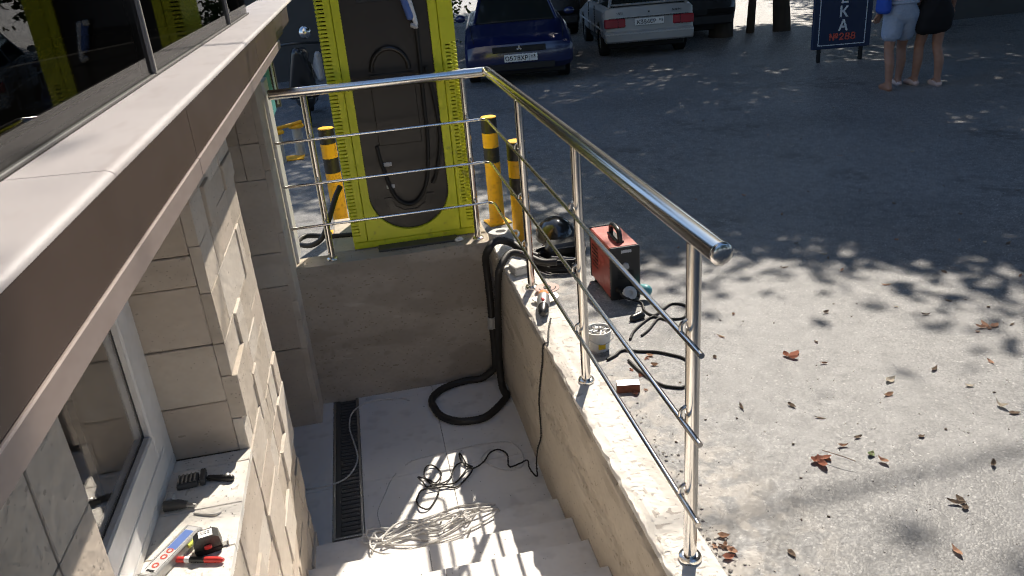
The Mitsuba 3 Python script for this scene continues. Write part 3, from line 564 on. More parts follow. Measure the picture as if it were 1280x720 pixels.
part(tl, 'link', tube(smooth_path([(1.14, 3.38, .06), (1.18, 3.41, .045), (1.225, 3.41, .05)], 6), .010, 10), 'black_plastic', 40)
# helmet
moved((1.0, 4.15, -.035), (1.135, 4.711, -0.226), 1.135)
hm = thing('welding_helmet', 'glossy black welding helmet lying on the pavement left of the red machine', 'helmet')
shell = trimesh.creation.icosphere(subdivisions=4); v = shell.vertices.copy(); v *= [.115, .15, .125]
v[:, 2] = np.where(v[:, 2] < -.0, v[:, 2] * .15, v[:, 2]); v[:, 1] -= .03 * np.clip(v[:, 2] / .18, 0, 1); shell.vertices = v
shell.apply_translation((1.0, 4.27, .035)); part(hm, 'shell', shell, 'black_gloss', True)
part(hm, 'chin_guard', rot(cbox(.885, 1.115, 4.02, 4.15, .0, .075, .025), 4, at=(1, 4.1, 0)), 'black_plastic', 40)
part(hm, 'visor', cb((.995, 4.012, .042), (.12, .012, .04), .004), 'charger_rim')
part(hm, 'headband', tube([(1.0 + .09 * math.cos(t), 4.0 + .055 * math.sin(t), .02 + .008 * math.sin(2 * t)) for t in np.linspace(0, 2 * np.pi, 30, endpoint=False)], .006, 8, closed=True), 'grey_plastic', 40)
# grinder
XF[0] = None
gr = thing('angle_grinder', 'angle grinder with orange head lying on the pale wall top', 'angle grinder')
a, b = np.array([.745, 3.52, .042]), np.array([.705, 3.36, .034]); d = (b - a) / np.linalg.norm(b - a)
part(gr, 'head', from_man(m3.Manifold.batch_hull([ball((.755, 3.56, .04), .026, 16), ball(a, .03, 16)])), 'orange_paint', 40)
part(gr, 'motor_body', tube([a, a + d * .03, a + d * .07, a + d * .10], [.031, .033, .031, .029], 18), 'alu', 40)
part(gr, 'grip', tube([a + d * .10, a + d * .125, a + d * .155, a + d * .17], [.027, .025, .023, .012], 16), 'black_plastic', 40)
part(gr, 'switch', cb(a + d * .08 + [0, 0, .033], (.014, .028, .008), .003), 'red_plastic')
part(gr, 'guard', mv(rot(prism(Point(0, 0).buffer(.068).intersection(sbox(-.1, -.1, .1, .02)), .0, .006, 'xy'), 10), .765, 3.575, .016), 'steel_dull')
dc = thing('grinding_disc', 'flat pinkish grinding disc lying at the foot of the second railing post', 'disc')
part(dc, 'disc', mv(prism(Point(0, 0).buffer(.062).difference(Point(0, 0).buffer(.011)), 0, .004, 'xy'), .80, 3.67, .022), 'pink_disc')
part(dc, 'hub', mv(prism(Point(0, 0).buffer(.020).difference(Point(0, 0).buffer(.010)), 0, .003, 'xy'), .80, 3.67, .0262), 'black_plastic')
part(dc, 'ring_label', mv(prism(Point(0, 0).buffer(.046).difference(Point(0, 0).buffer(.040)).intersection(sbox(-.1, -.1, .1, .0)), 0, .0006, 'xy'), .80, 3.67, .0262), 'ink')
jb = thing('junction_box', 'pale grey plastic box on the wall top behind the second railing post', 'box')
part(jb, 'body', rot(cbox(.675, .765, 3.93, 4.02, .002, .045, .005), 15, at=(.72, 3.97, 0)), 'grey_plastic')
part(jb, 'lid', rot(cbox(.672, .768, 3.927, 4.023, .046, .056, .004), 15, at=(.72, 3.97, 0)), 'grey_plastic')
tr = thing('tape_roll', 'thick grey ring shaped block with a hole on the wall corner', 'ring')
hexa = Polygon([(.075 * math.cos(t) * (1.05 if i % 2 else .97), .06 * math.sin(t)) for i, t in enumerate(np.linspace(0, 2 * np.pi, 10, endpoint=False))])
part(tr, 'block', roughen(mv(prism(hexa.difference(affinity.scale(Point(0, 0).buffer(.027), 1.2, 1)), 0, .045, 'xy'), .728, 4.565, .002).subdivide_to_size(.02), .003, 30, 4), 'grey_plastic', 30)
part(tr, 'handle', tube(smooth_path([(.79, 4.57, .035), (.825, 4.56, .035), (.83, 4.52, .03), (.80, 4.48, .012), (.79, 4.45, .008)], 6), .008, 10), 'white_print', 40)
moved((0.868, 2.995, 0), (0.927, 3.2, -0.115), 1.068)
bk = thing('plastic_bucket', 'small white plastic tub of screws behind the third railing post', 'bucket')
bx, by = .868, 2.995
part(bk, 'tub', lathe([(0, 0), (.044, 0), (.056, .095), (.059, .096), (.059, .101), (.054, .101), (.0425, .004), (0, .004)], 36, (bx, by, -.004)), 'bucket_white', 30)
part(bk, 'label', cat([cb((bx - .012 + .008 * k, by - .0492 - .0012 * (1 - abs(k - 1.5) / 1.5) , .032), (.008, .002, .024), .0004) for k in range(4)]), 'yellow_print')
part(bk, 'handle', tube(smooth_path([(bx - .058, by, .094), (bx - .05, by - .05, .07), (bx, by - .066, .052), (bx + .05, by - .05, .07), (bx + .058, by, .094)], 6), .002, 6), 'steel_dull', 40)
part(bk, 'contents', cat([rot(cyl(0, 0, 0, .022, .0028, 8), float(g.uniform(60, 120)), (math.cos(i), math.sin(i), 0)).apply_translation((bx + .036 * g.uniform(-1, 1), by + .036 * g.uniform(-1, 1), .078 + .01 * g.random())) for i in range(90)]), 'steel_dull')
part(bk, 'filling', cyl(bx, by, .06, .076, .0515, 30), 'grey_plastic')
moved((0.872, 2.62, 0), (0.914, 2.746, -0.081), 1.048)
pp = thing('steel_offcut', 'short rusty offcut of square tube lying against the outer wall foot', 'offcut')
m = solid(cbox(-.045, .045, -.022, .022, 0, .044, .003)) - m3.Manifold.cube([.2, .038, .038], True).translate([0, 0, .022])
part(pp, 'tube', rot(from_man(m), -14).apply_translation((.872, 2.62, -.008)), 'rust')
part(pp, 'cut_face', rot(cbox(-.044, .044, -.021, .021, .0442, .0452, .0003), -14).apply_translation((.872, 2.62, -.008)), 'alu', label='shiny bare upper face')

XF[0] = None
# ------------------------------------------------------------------ tools on the window sill
ZS = .2352
lv = thing('spirit_level', 'short silver spirit level with blue and red label on the stone sill', 'spirit level')
c0, c1 = np.array([-.716, 1.754]), np.array([-.622, 1.921]); L = np.linalg.norm(c1 - c0); ang = math.degrees(math.atan2(*(c1 - c0)[::-1])); mid = (c0 + c1) / 2
def onlv(m): return rot(m, ang).apply_translation((mid[0], mid[1], ZS))
part(lv, 'body', onlv(cbox(-L / 2, L / 2, -.026, .026, 0, .026, .002)), 'alu')
part(lv, 'label', onlv(cbox(-L / 2 + .012, L / 2 - .006, -.020, .020, .0262, .0266, .0001)), 'silver_label')
part(lv, 'label_line', onlv(cat([cbox(-L / 2 + .014, L / 2 - .008, q - .0006, q + .0006, .0268, .0271, .0001) for q in (-.0175, .018)] + [cbox(-.085, -.078, -.012, .012, .0268, .0271, .0001)])), 'ink')
part(lv, 'blue_panel', onlv(cbox(.0, .075, -.013, .015, .0268, .0272, .0001)), 'blue_print')
for xx in (-.062, -.03, -.006): part(lv, 'red_mark', onlv(cat(prism(Point(xx, 0).buffer(.0095).difference(Point(xx, 0).buffer(.005)), .0268, .0272, 'xy'))), 'red_print')
part(lv, 'vial', onlv(tube([(.03, -.028, .014), (.062, -.028, .014)], .006, 10)), 'clear_vial', 40)
part(lv, 'end_cap', onlv(cbox(-L / 2 - .004, -L / 2 - .0002, -.027, .027, -.0002, .027, .001)), 'grey_plastic')
tp = thing('tape_measure', 'black tape measure with white label and red button on the sunny sill', 'tape measure')
prof_ = Polygon([(-.030, 0), (.030, 0), (.036, .012), (.032, .046), (.020, .054), (-.018, .054), (-.033, .042), (-.036, .014)])
m = rot(prism(prof_, -.019, .019).subdivide_to_size(.03), 12).apply_translation((-.577, 1.840, ZS)); part(tp, 'case', m, 'black_plastic')
def ontp(m): return rot(m, 12).apply_translation((-.577, 1.840, ZS))
part(tp, 'label', ontp(cbox(-.018, .018, -.0145, .0145, .0542, .0548, .0002)), 'white_print')
part(tp, 'label_print', cat([ontp(cb((-.009 + .0085 * (k % 3), .006 - .008 * (k // 3), .055), (.006, .0035, .0004), .0001)) for k in range(6)]), 'ink')
part(tp, 'button', ontp(cbox(-.010, .010, -.026, -.0195, .018, .032, .003)), 'red_plastic')
part(tp, 'grip', ontp(cbox(-.034, .034, -.0215, -.0192, .006, .016, .001)), 'rubber')
part(tp, 'hook', ontp(cat(cbox(.0355, .050, -.008, .008, .003, .0045, .0003), cbox(.0495, .051, -.008, .008, -.004, .012, .0003))), 'steel_dull')
pn = thing('marker_pen', 'red and black marker pen in front of the tape measure', 'marker pen')
a, b = np.array([-.662, 1.815, ZS + .0085]), np.array([-.530, 1.776, ZS + .0085]); d = (b - a) / np.linalg.norm(b - a); L = np.linalg.norm(b - a)
part(pn, 'cap', tube([a, a + d * .006, a + d * .042], [.005, .0075, .0082], 14), 'red_plastic', 40)
part(pn, 'barrel', tube([a + d * .0422, a + d * .085], .0080, 14), 'black_plastic', 40)
part(pn, 'white_ring', tube([a + d * .030, a + d * .044], .0084, 14), 'white_print', 40)
part(pn, 'tail', tube([a + d * .0852, a + d * (L - .012), a + d * L], [.0084, .008, .0045], 14), 'red_plastic', 40)
bs = thing('bit_set', 'open dark case of drill bits at the shaded back of the sill', 'bit set')
part(bs, 'case', rot(cbox(-.715, -.655, 2.14, 2.20, ZS, ZS + .016, .003), 4, at=(-.68, 2.17, 0)), 'worn_plastic')
for k in range(5): part(bs, 'drill_bit', rot(tube([(-.71 + .012 * k, 2.15, ZS + .02), (-.71 + .012 * k, 2.192, ZS + .02)], .003, 8), 4, at=(-.68, 2.17, 0)), 'steel_dull', 40)
part(bs, 'lid', rot(cbox(-.648, -.632, 2.14, 2.205, ZS, ZS + .022, .003), 4, at=(-.68, 2.17, 0)), 'grate_metal')
kn = thing('folding_knife', 'black folding knife half in the sun on the sill', 'knife')
part(kn, 'handle', from_man(m3.Manifold.batch_hull([ball((-.622, 2.168, ZS + .008), .009), ball((-.555, 2.146, ZS + .008), .011)])), 'black_plastic', 40)
part(kn, 'pivot', mv(ell((0, 0, 0), (.008, .008, .004), 2), -.565, 2.152, ZS + .019), 'steel_dull', 40)
ph = thing('drill_chuck', 'small dark metal chuck next to the window frame on the sill', 'chuck')
part(ph, 'body', tube([(-.73, 2.05, ZS + .016), (-.69, 2.048, ZS + .016), (-.665, 2.044, ZS + .014)], [.016, .015, .010], 14), 'grate_metal', 30)
part(ph, 'jaw', tube([(-.668, 2.044, ZS + .012), (-.640, 2.036, ZS + .010)], [.0085, .005], 10), 'steel_dull', 30)
part(ph, 'collar', cb((-.722, 2.095, ZS + .010), (.022, .03, .018), .003), 'grey_plastic')
cp = thing('stone_chip', 'thin curved stone flake casting a dark line on the bright sill', 'stone chip'); put(cp, tube(smooth_path([(-.645, 2.012, ZS + .002), (-.62, 2.0, ZS + .003), (-.583, 1.986, ZS + .004), (-.565, 1.995, ZS + .002)], 6), [.002] + [.0035] * 17 + [.002], 6), 'sill_stone')
n = 170; x = rng.uniform(-.74, -.52, n); y = rng.uniform(1.5, 2.3, n)
stuff('stone_crumbs', 'tiny stone crumbs sprinkled over the sill', 'crumbs', chip_mesh(np.c_[x, y, np.full(n, ZS)], .0008 + .0022 * rng.random(n) ** 2, rng), 'chips')
n = 420; x = rng.uniform(-.45, .62, n); y = rng.uniform(2.0, 4.5, n)
zst = np.where(y > 3.06, ZF + .001, ZF + .1064 * np.clip(np.ceil((3.0604 - y) / .2757), 0, 9))
stuff('floor_crumbs', 'dark crumbs and grit littering the pit floor and steps', 'crumbs', chip_mesh(np.c_[x, y, zst], .001 + .004 * rng.random(n) ** 4, rng), 'chips')

# ------------------------------------------------------------------ fallen leaves
def leaf_mesh(L, W, curl, rng, n=6):
    t = np.linspace(0, 1, n); w = W * np.sin(np.pi * np.clip(t, .02, .98) ** .8); V = []
    for i, tt in enumerate(t):
        zc = curl * L * (tt - .5) ** 2 * 2
        V += [[(tt - .5) * L, -w[i], zc + curl * w[i] * .9], [(tt - .5) * L, 0, zc], [(tt - .5) * L, w[i], zc + curl * w[i] * 1.1]]
    F = []
    for i in range(n - 1):
        for k in range(2):
            a = i * 3 + k; F += [[a, a + 1, a + 4], [a, a + 4, a + 3]]
    V = np.array(V); V[:, 2] += rng.normal(0, .0012, len(V)); V[:, 2] -= V[:, 2].min()
    return trimesh.Trimesh(V, F, process=False)
def place(m, x, y, rz, tilt=0):
    m = rot(m, tilt, (1, 0, 0)); m = rot(m, rz); v = m.vertices; return mv(m, x, y, float(ground_z(x, y)) + .002 - v[:, 2].min())
def lobed(size, rng):
    return cat([rot(leaf_mesh(size * s, size * .17, rng.uniform(.5, 1.3), rng), rng.uniform(-25, 25), (1, 0, 0)) if False else rot(leaf_mesh(size * s, size * rng.uniform(.15, .24), rng.uniform(.15, .75), rng), a + 180).apply_translation((.5 * size * s * math.cos(math.radians(a)), .5 * size * s * math.sin(math.radians(a)), 0)) for a, s in [(a + rng.uniform(-18, 18), s * rng.uniform(.6, 1.1)) for a, s in ((0, 1), (58, .85), (-62, .8), (125, .5))][:rng.integers(3, 5)]])
lr = np.random.default_rng(12)
big = [(1.653, 2.777, .075, 'reddish star shaped dry leaf lying alone in the middle of the sunny asphalt', 0), (2.6, 2.727, .065, 'orange brown lobed leaf near the right edge of the shade', 4), (1.344, 2.032, .070, 'crumpled red leaf with a long stem on the asphalt', 0), (1.628, 1.676, .052, 'grey brown curled leaf above the wire shadow', 2)]
for x, y, s, lb, mm in big:
    k = thing('fallen_leaf', lb, 'leaf'); put(k, place(lobed(s, lr), x, y, lr.uniform(0, 360)), DRY[mm])
k = thing('leaf_stem', 'thin curved leaf stem beside the crumpled red leaf', 'stem'); put(k, tube(smooth_path([(1.363, 2.034, .002), (1.402, 1.981, .006), (1.431, 1.948, .002)], 6), .0013, 5), DRY[1])
k = thing('fallen_leaf', 'fresh green scrap of leaf touching a reddish one', 'leaf'); put(k, place(leaf_mesh(.035, .012, .5, lr), 1.524, 1.997, 40), 'green_leaf')
k = thing('fallen_leaf', 'pale pink leaf below the green scrap', 'leaf'); put(k, place(leaf_mesh(.042, .011, .6, lr), 1.534, 1.948, 110), DRY[4])
k = thing('fallen_leaf', 'whitish curled leaf upright in the sun near the right edge', 'leaf'); put(k, place(leaf_mesh(.05, .011, .9, lr), 2.129, 2.127, 100, 30), DRY[3])
k = thing('fallen_leaf', 'large pale cream leaf in the middle of the sunny asphalt', 'leaf'); put(k, place(leaf_mesh(.055, .016, .5, lr), 1.905, 2.44, 20, 15), DRY[3])
spots = [(1.826, 2.338), (1.748, 2.041), (2.526, 2.71), (2.121, 2.462), (1.451, 2.387), (1.498, 2.269), (1.27, 2.442), (1.546, 2.107), (1.847, 1.822), (1.027, 1.634), (1.464, 1.511), (2.143, 2.292), (1.847, 2.881), (1.759, 2.671), (2.459, 2.962), (2.664, 3.073), (2.402, 3.099), (2.708, 2.72), (1.375, 2.016), (1.468, 2.074),
         (2.524, 4.239), (2.557, 3.98), (2.537, 3.905), (3.738, 4.322), (3.53, 3.68), (3.234, 5.311), (2.776, 5.442), (3.069, 4.034), (2.417, 5.516), (2.921, 3.428), (2.235, 3.862), (4.631, 6.019), (4.061, 6.203), (3.194, 3.217), (1.372, 2.902), (1.457, 3.268), (1.666, 3.331)]
spots += [(float(x), float(y)) for x, y in zip(lr.uniform(1.0, 5.5, 42), lr.uniform(1.5, 8.5, 42)) if x < y * .9 + .6]
for (x, y) in spots:
    k = thing('dry_leaf', 'small dark curled leaf lying on the asphalt', 'leaf', 'small dry leaves scattered on the asphalt')
    put(k, place(leaf_mesh(lr.uniform(.02, .05), lr.uniform(.005, .011), lr.uniform(.1, .7), lr), x, y, lr.uniform(0, 360), lr.uniform(-12, 12)), DRY[lr.choice([1, 2, 2, 2, 3, 4])])
for i, (x, y) in enumerate([(1.04, 2.898), (1.004, 2.86), (1.10, 2.93), (.985, 2.92), (.93, 2.70), (.95, 2.735), (.90, 2.745), (.985, 2.72), (1.115, 3.03), (1.09, 3.01), (.848, 1.67), (.856, 1.71), (.875, 1.76), (.835, 1.73), (.87, 1.69)]):
    k = thing('red_leaf_scrap', 'reddish leaf scrap among the litter along the outer wall', 'leaf', 'reddish leaf scraps along the wall')
    put(k, place(lobed(lr.uniform(.016, .028), lr) if i % 2 else leaf_mesh(.036, .012, .5, lr), x, y, lr.uniform(0, 360)), DRY[lr.choice([0, 0, 4, 1])])

# ------------------------------------------------------------------ vehicles
def skin_profile(prof, hw, inset, slices=11, taper=0.0, z_t0=0, z_t1=1):
    """side profile (x forward, z up; counter-clockwise) swept over the width, its rim rolled in by 'inset'"""
    P = np.array(prof, float); d = np.roll(P, -1, 0) - np.roll(P, 1, 0); nrm = np.c_[d[:, 1], -d[:, 0]]; nrm /= np.linalg.norm(nrm, axis=1, keepdims=True)
    ts = np.sin(np.linspace(-math.pi / 2, math.pi / 2, slices)); V = []
    for t in ts:
        o = inset * (1 - math.sqrt(max(0, 1 - abs(t) ** 6))); q = P - nrm * o
        y = np.full(len(P), hw * t) * (1 - taper * np.clip((q[:, 1] - z_t0) / (z_t1 - z_t0), 0, 1)); V.append(np.c_[q[:, 0], y, q[:, 1]])
    m = len(P); V = np.vstack(V); F = []
    for i in range(slices - 1):
        for k in range(m):
            k2 = (k + 1) % m; F += [[i * m + k, i * m + k2, (i + 1) * m + k2], [i * m + k, (i + 1) * m + k2, (i + 1) * m + k]]
    tri = trimesh.creation.triangulate_polygon(Polygon(P), engine='earcut'); tv, tf = tri
    order = [int(np.argmin(((P - q) ** 2).sum(1))) for q in tv]
    for f in tf:
        a = [order[i] for i in f]; F += [a, [(slices - 1) * m + i for i in a[::-1]]]
    me = trimesh.Trimesh(V, F, process=True); trimesh.repair.fix_normals(me); return me
def dense(P, d=.12):
    out = []
    P = np.array(P, float)
    for a, b in zip(P, np.roll(P, -1, 0)):
        n = max(1, int(np.linalg.norm(b - a) / d)); out += [a + (b - a) * i / n for i in range(n)]
    return np.array(out)
def make_car(name, label, cat_, paint, prof, base, roof, hw, wheels, M, extras, wheel_r=.29):
    """prof: lower body side outline; base/roof: (x_rear, x_front, z, half width) of the glass house"""
    t = thing(name, label, cat_)
    put_ = lambda parent, nm, mesh, m, sm=False: part(parent, nm, mesh.copy().apply_transform(M), m, sm)
    body = solid(skin_profile(dense(prof), hw, .10))
    for x in wheels: body = body - m3.Manifold.cylinder(hw * 2.4, wheel_r * 1.14, wheel_r * 1.14, 40, True).rotate([90, 0, 0]).translate([x, 0, wheel_r])
    put_(t, 'body', from_man(body), paint, 32)
    put_(t, 'underbody', cbox(prof[0][0] * .9, -prof[0][0] * .9, -hw * .86, hw * .86, .16, .55, .02), 'car_black')
    (a, b, z0, w0), (c, d, z1, w1) = base, roof
    put_(t, 'window_glass', trimesh.convex.convex_hull(np.array([[a, -w0, z0], [a, w0, z0], [b, -w0, z0], [b, w0, z0], [c, -w1, z1], [c, w1, z1], [d, -w1, z1], [d, w1, z1]])), 'car_glass')
    put_(t, 'roof', from_man(m3.Manifold.batch_hull([ball((x, y, z1 - .005), .035, 12) for x in (c + .02, d - .02) for y in (-w1 + .03, w1 - .03)] + [ball(((c + d) / 2, 0, z1 + .025), .03, 12)])), paint, 40)
    for s in (-1, 1):
        for (xa, xb, ww) in ((a, c, .03), (b, d, .026), ((a + b) / 2 - .05, (c + d) / 2 - .05, .022)):
            put_(t, 'pillar', from_man(hullb(((xa, s * (w0 - .012), z0), ww), ((xb, s * (w1 - .012), z1), ww), n=10)), paint, 40)
        for x in wheels:
            y = s * (hw - .10); w = put_(t, 'wheel', rot(lathe([(0, -.02), (wheel_r * .62, -.02), (wheel_r * .62, .0), (0, .0)], 28), -90 * s, (1, 0, 0)).apply_translation((x, y + s * .07, wheel_r)), 'steel_dull')
            put_(w, 'tyre', rot(lathe([(wheel_r * .6, -.085), (wheel_r * .93, -.09), (wheel_r, -.07), (wheel_r, .07), (wheel_r * .93, .09), (wheel_r * .6, .085)], 32), 90, (1, 0, 0)).apply_translation((x, y, wheel_r)), 'tyre', 30)
        mx = b - .12
        put_(t, 'mirror', ell((mx, s * (hw + .07), z0 + .09), (.05, .09, .06), 2), paint, 40)
    for nm, mesh, m, sm in extras:
        k = put_(t, nm, mesh, m, sm)
    return t
def car_matrix(x, y, heading_deg):
    """local +x is the car's nose; heading measured clockwise from +y"""
    M = trimesh.transformations.rotation_matrix(math.radians(90 - heading_deg), (0, 0, 1)); M[:3, 3] = (x, y, float(ground_z(x, y)) + .002); return M
# blue saloon, nose to the viewer
prof = [(-2.12, .30), (2.0, .24), (2.13, .34), (2.16, .52), (2.10, .66), (1.85, .76), (1.2, .87), (.95, .91), (-1.35, .95), (-1.95, .93), (-2.15, .86), (-2.2, .6)]
ex, ey = (0, 1, 0), (0, 0, 1)
ext = [('windscreen_rim', tube([(1.02, -.62, .90), (1.08, 0, .915), (1.02, .62, .90)], .014, 8), 'car_black', 40),
       ('headlight', from_man(m3.Manifold.batch_hull([ball((2.02, .50, .60), .05), ball((1.93, .70, .62), .05), ball((1.98, .56, .66), .03)])), 'car_glass', 40),
       ('headlight', from_man(m3.Manifold.batch_hull([ball((2.02, -.50, .60), .05), ball((1.93, -.70, .62), .05), ball((1.98, -.56, .66), .03)])), 'car_glass', 40),
       ('lamp_bulb', ell((2.03, .62, .615), (.03, .04, .035), 2), 'lamp_lens', 40), ('lamp_bulb', ell((2.03, -.62, .615), (.03, .04, .035), 2), 'lamp_lens', 40),
       ('grille', cbox(2.08, 2.165, -.42, .42, .54, .63, .01), 'car_black', False), ('bumper_opening', cbox(2.06, 2.172, -.55, .55, .27, .37, .01), 'car_black', False),
       ('badge', cat([rot(cb((0, 0, .022), (.006, .026, .038), .001), a, (1, 0, 0)).apply_translation((2.168, 0, .60)) for a in (0, 120, 240)]), 'steel', False),
       ('bonnet_gap', tube([(2.02, -.70, .70), (1.6, -.74, .80), (1.1, -.76, .885)], .006, 6), 'car_black', 40), ('bonnet_gap', tube([(2.02, .70, .70), (1.6, .74, .80), (1.1, .76, .885)], .006, 6), 'car_black', 40),
       ('number_plate', cb((2.178, .02, .455), (.010, .52, .112), .002), 'plate_white', False),
       ('plate_lettering', text('О578ХР', .066, .002, (2.1835, -.045, .452), (0, 1, 0), (0, 0, 1)), 'ink', False),
       ('plate_region', cat(text('93', .045, .002, (2.1835, .215, .465), (0, 1, 0), (0, 0, 1)), cb((2.184, .158, .455), (.002, .004, .1), .0005)), 'ink', False)]
make_car('blue_car', 'dark blue saloon parked nose first under the trees behind the charger', 'car', 'blue_car_paint', prof, (-1.55, 1.0, .90, .70), (-.85, .25, 1.38, .54), .85, (1.30, -1.25), car_matrix(2.93, 14.75, 190), ext)
# white hatchback, tail to the viewer
prof = [(-1.90, .30), (1.9, .26), (2.0, .45), (1.95, .66), (1.1, .84), (.85, .88), (-1.75, .93), (-1.93, .90), (-2.0, .62), (-2.02, .42)]
ext = [('rear_bumper', cbox(-2.06, -1.88, -.80, .80, .30, .50, .03), 'white_car_paint', 40), ('bumper_strip', cbox(-2.066, -2.0, -.78, .78, .44, .465, .004), 'grey_plastic', False),
       ('tail_light', cbox(-2.032, -1.93, .43, .80, .56, .71, .012), 'tail_red', False), ('tail_light', cbox(-2.032, -1.93, -.80, -.43, .56, .71, .012), 'tail_red', False),
       ('light_divider', cat(cbox(-2.034, -2.0, .555, .565, .565, .705, .001), cbox(-2.034, -2.0, -.565, -.555, .565, .705, .001)), 'car_black', False),
       ('tailgate_seam', cbox(-2.01, -1.98, -.72, .72, .715, .722, .001), 'car_black', False), ('tailgate_lip', cbox(-1.99, -1.80, -.66, .66, .925, .950, .012), 'white_car_paint', 40),
       ('lock', ell((-1.99, 0, .80), (.012, .015, .015), 2), 'car_black', 40),
       ('badge', cat(text('LADA', .03, .002, (-1.985, .52, .80), (0, -1, 0), (0, 0, 1)), text('SAMARA', .03, .002, (-1.985, -.50, .80), (0, -1, 0), (0, 0, 1))), 'ink', False),
       ('number_plate', cb((-2.035, .0, .64), (.010, .52, .112), .002), 'plate_white', False),
       ('plate_lettering', text('К386ЕР', .066, .002, (-2.0405, .05, .637), (0, -1, 0), (0, 0, 1)), 'ink', False),
       ('plate_region', text('92', .045, .002, (-2.0405, -.205, .65), (0, -1, 0), (0, 0, 1)), 'ink', False),
       ('side_moulding', cat(cbox(-1.8, 1.8, -.826, -.815, .50, .535, .003), cbox(-1.8, 1.8, .815, .826, .50, .535, .003)), 'grey_plastic', False),
       ('door_seam', cat([cbox(x, x + .008, s * .815 - .008, s * .815 + .008, .35, .88, .001) for x in (-.75, .15) for s in (-1, 1)]), 'car_black', False)]
make_car('white_car', 'boxy white hatchback parked tail towards the viewer with red tail lights', 'car', 'white_car_paint', prof, (-1.86, .95, .90, .70), (-1.35, .20, 1.37, .53), .81, (1.22, -1.24), car_matrix(5.60, 16.15, 9.5), ext)
prof = [(-1.95, .30), (2.0, .24), (2.1, .5), (2.0, .68), (1.15, .86), (-1.4, .94), (-2.0, .92), (-2.1, .6)]
ext = [('number_plate', cb((-2.1, 0, .55), (.01, .52, .11), .002), 'car_black', False), ('rear_bumper', cbox(-2.13, -1.95, -.78, .78, .3, .5, .03), 'black_car_paint', 40)]
make_car('black_car', 'black car in deep shade right of the white hatchback', 'car', 'black_car_paint', prof, (-1.7, 1.0, .90, .70), (-1.1, .2, 1.40, .54), .84, (1.3, -1.28), car_matrix(7.15, 17.6, 12), ext)
make_car('black_car', 'black car in deep shade between the blue saloon and the white hatchback', 'car', 'black_car_paint', prof, (-1.7, 1.0, .90, .70), (-1.1, .2, 1.40, .54), .84, (1.3, -1.28), car_matrix(4.75, 20.6, 10), ext)
# moped at the far left
mp = thing('moped', 'dark moped with round chrome headlamp and pale fairing left of the charger', 'moped')
mx, my = -.72, 11.2; mz = float(ground_z(mx, my))
for yy in (my, my + 1.2):
    part(mp, 'wheel', tube([(mx + .0, yy + .24 * math.cos(t), mz + .28 + .24 * math.sin(t)) for t in np.linspace(0, 2 * np.pi, 28, endpoint=False)], .045, 10, closed=True), 'tyre', 40)
part(mp, 'body', from_man(m3.Manifold.batch_hull([ball((mx, my + .35, mz + .32), .14), ball((mx, my + 1.25, mz + .62), .13), ball((mx, my + .75, mz + .3), .16)])), 'black_gloss', 40)
part(mp, 'leg_shield', from_man(hullb(((mx - .16, my + .2, mz + .4), .05), ((mx + .16, my + .2, mz + .4), .05), ((mx, my + .12, mz + .95), .08))), 'black_gloss', 40)
part(mp, 'fairing', from_man(hullb(((mx + .27, my + .05, mz + .62), .05), ((mx + .27, my + .05, mz + .92), .045), ((mx + .22, my + .2, mz + .75), .05))), 'fairing_grey', 40)
part(mp, 'headlamp', ell((mx + .16, my - .02, mz + 1.22), (.08, .06, .08), 3), 'steel', 40)
part(mp, 'handlebar', tube(smooth_path([(mx - .33, my + .25, mz + 1.05), (mx - .1, my + .12, mz + 1.08), (mx + .1, my + .12, mz + 1.08), (mx + .33, my + .25, mz + 1.05)], 6), .016, 8), 'black_plastic', 40)
part(mp, 'seat', from_man(hullb(((mx, my + .7, mz + .78), .09), ((mx, my + 1.3, mz + .82), .10))), 'rubber', 40)
# low yellow barrier
lb = thing('parking_barrier', 'low folded yellow parking barrier on the ground at far left', 'barrier')
bx, by = -.93, 8.9; bz = float(ground_z(bx, by))
for dx, dy in ((0, 0), (.20, .25)):
    part(lb, 'post', cyl(bx + dx, by + dy, bz, bz + .315, .055, 20), 'grey_plastic', 40)
    part(lb, 'cap', lathe([(0, .35), (.08, .345), (.09, .33), (.085, .316), (0, .316)], 28, (bx + dx, by + dy, bz)), 'bollard_yellow', 30)
part(lb, 'bar', tube([(bx - .05, by, bz + .36), (bx + .26, by + .28, bz + .365)], .02, 10), 'bollard_yellow', 40)
part(lb, 'foot_plate', cbox(bx - .04, bx + .24, by + .02, by + .24, bz + .002, bz + .012, .002), 'bollard_yellow')
vb = part(sb, 'vent_box', cbox(-.60, -.50, 5.42, 5.46, .80, 1.284, .003), 'grate_metal')
for k in range(4): part(vb, 'slat', cbox(-.592 + .024 * k, -.580 + .024 * k, 5.405, 5.4195, .82, 1.27, .002), 'alu')
# grey wall with letters
wl = thing('grey_wall', 'dark grey rendered wall with two black letters left of the charger', 'wall')
put(wl, cbox(-9, .35, 16.2, 16.5, -.6, 3.6, .01), 'wall_grey')
part(wl, 'lettering', text('СЕ', .24, .01, (-.48, 16.195, 1.22), (1, 0, 0), (0, 0, 1)), 'ink')

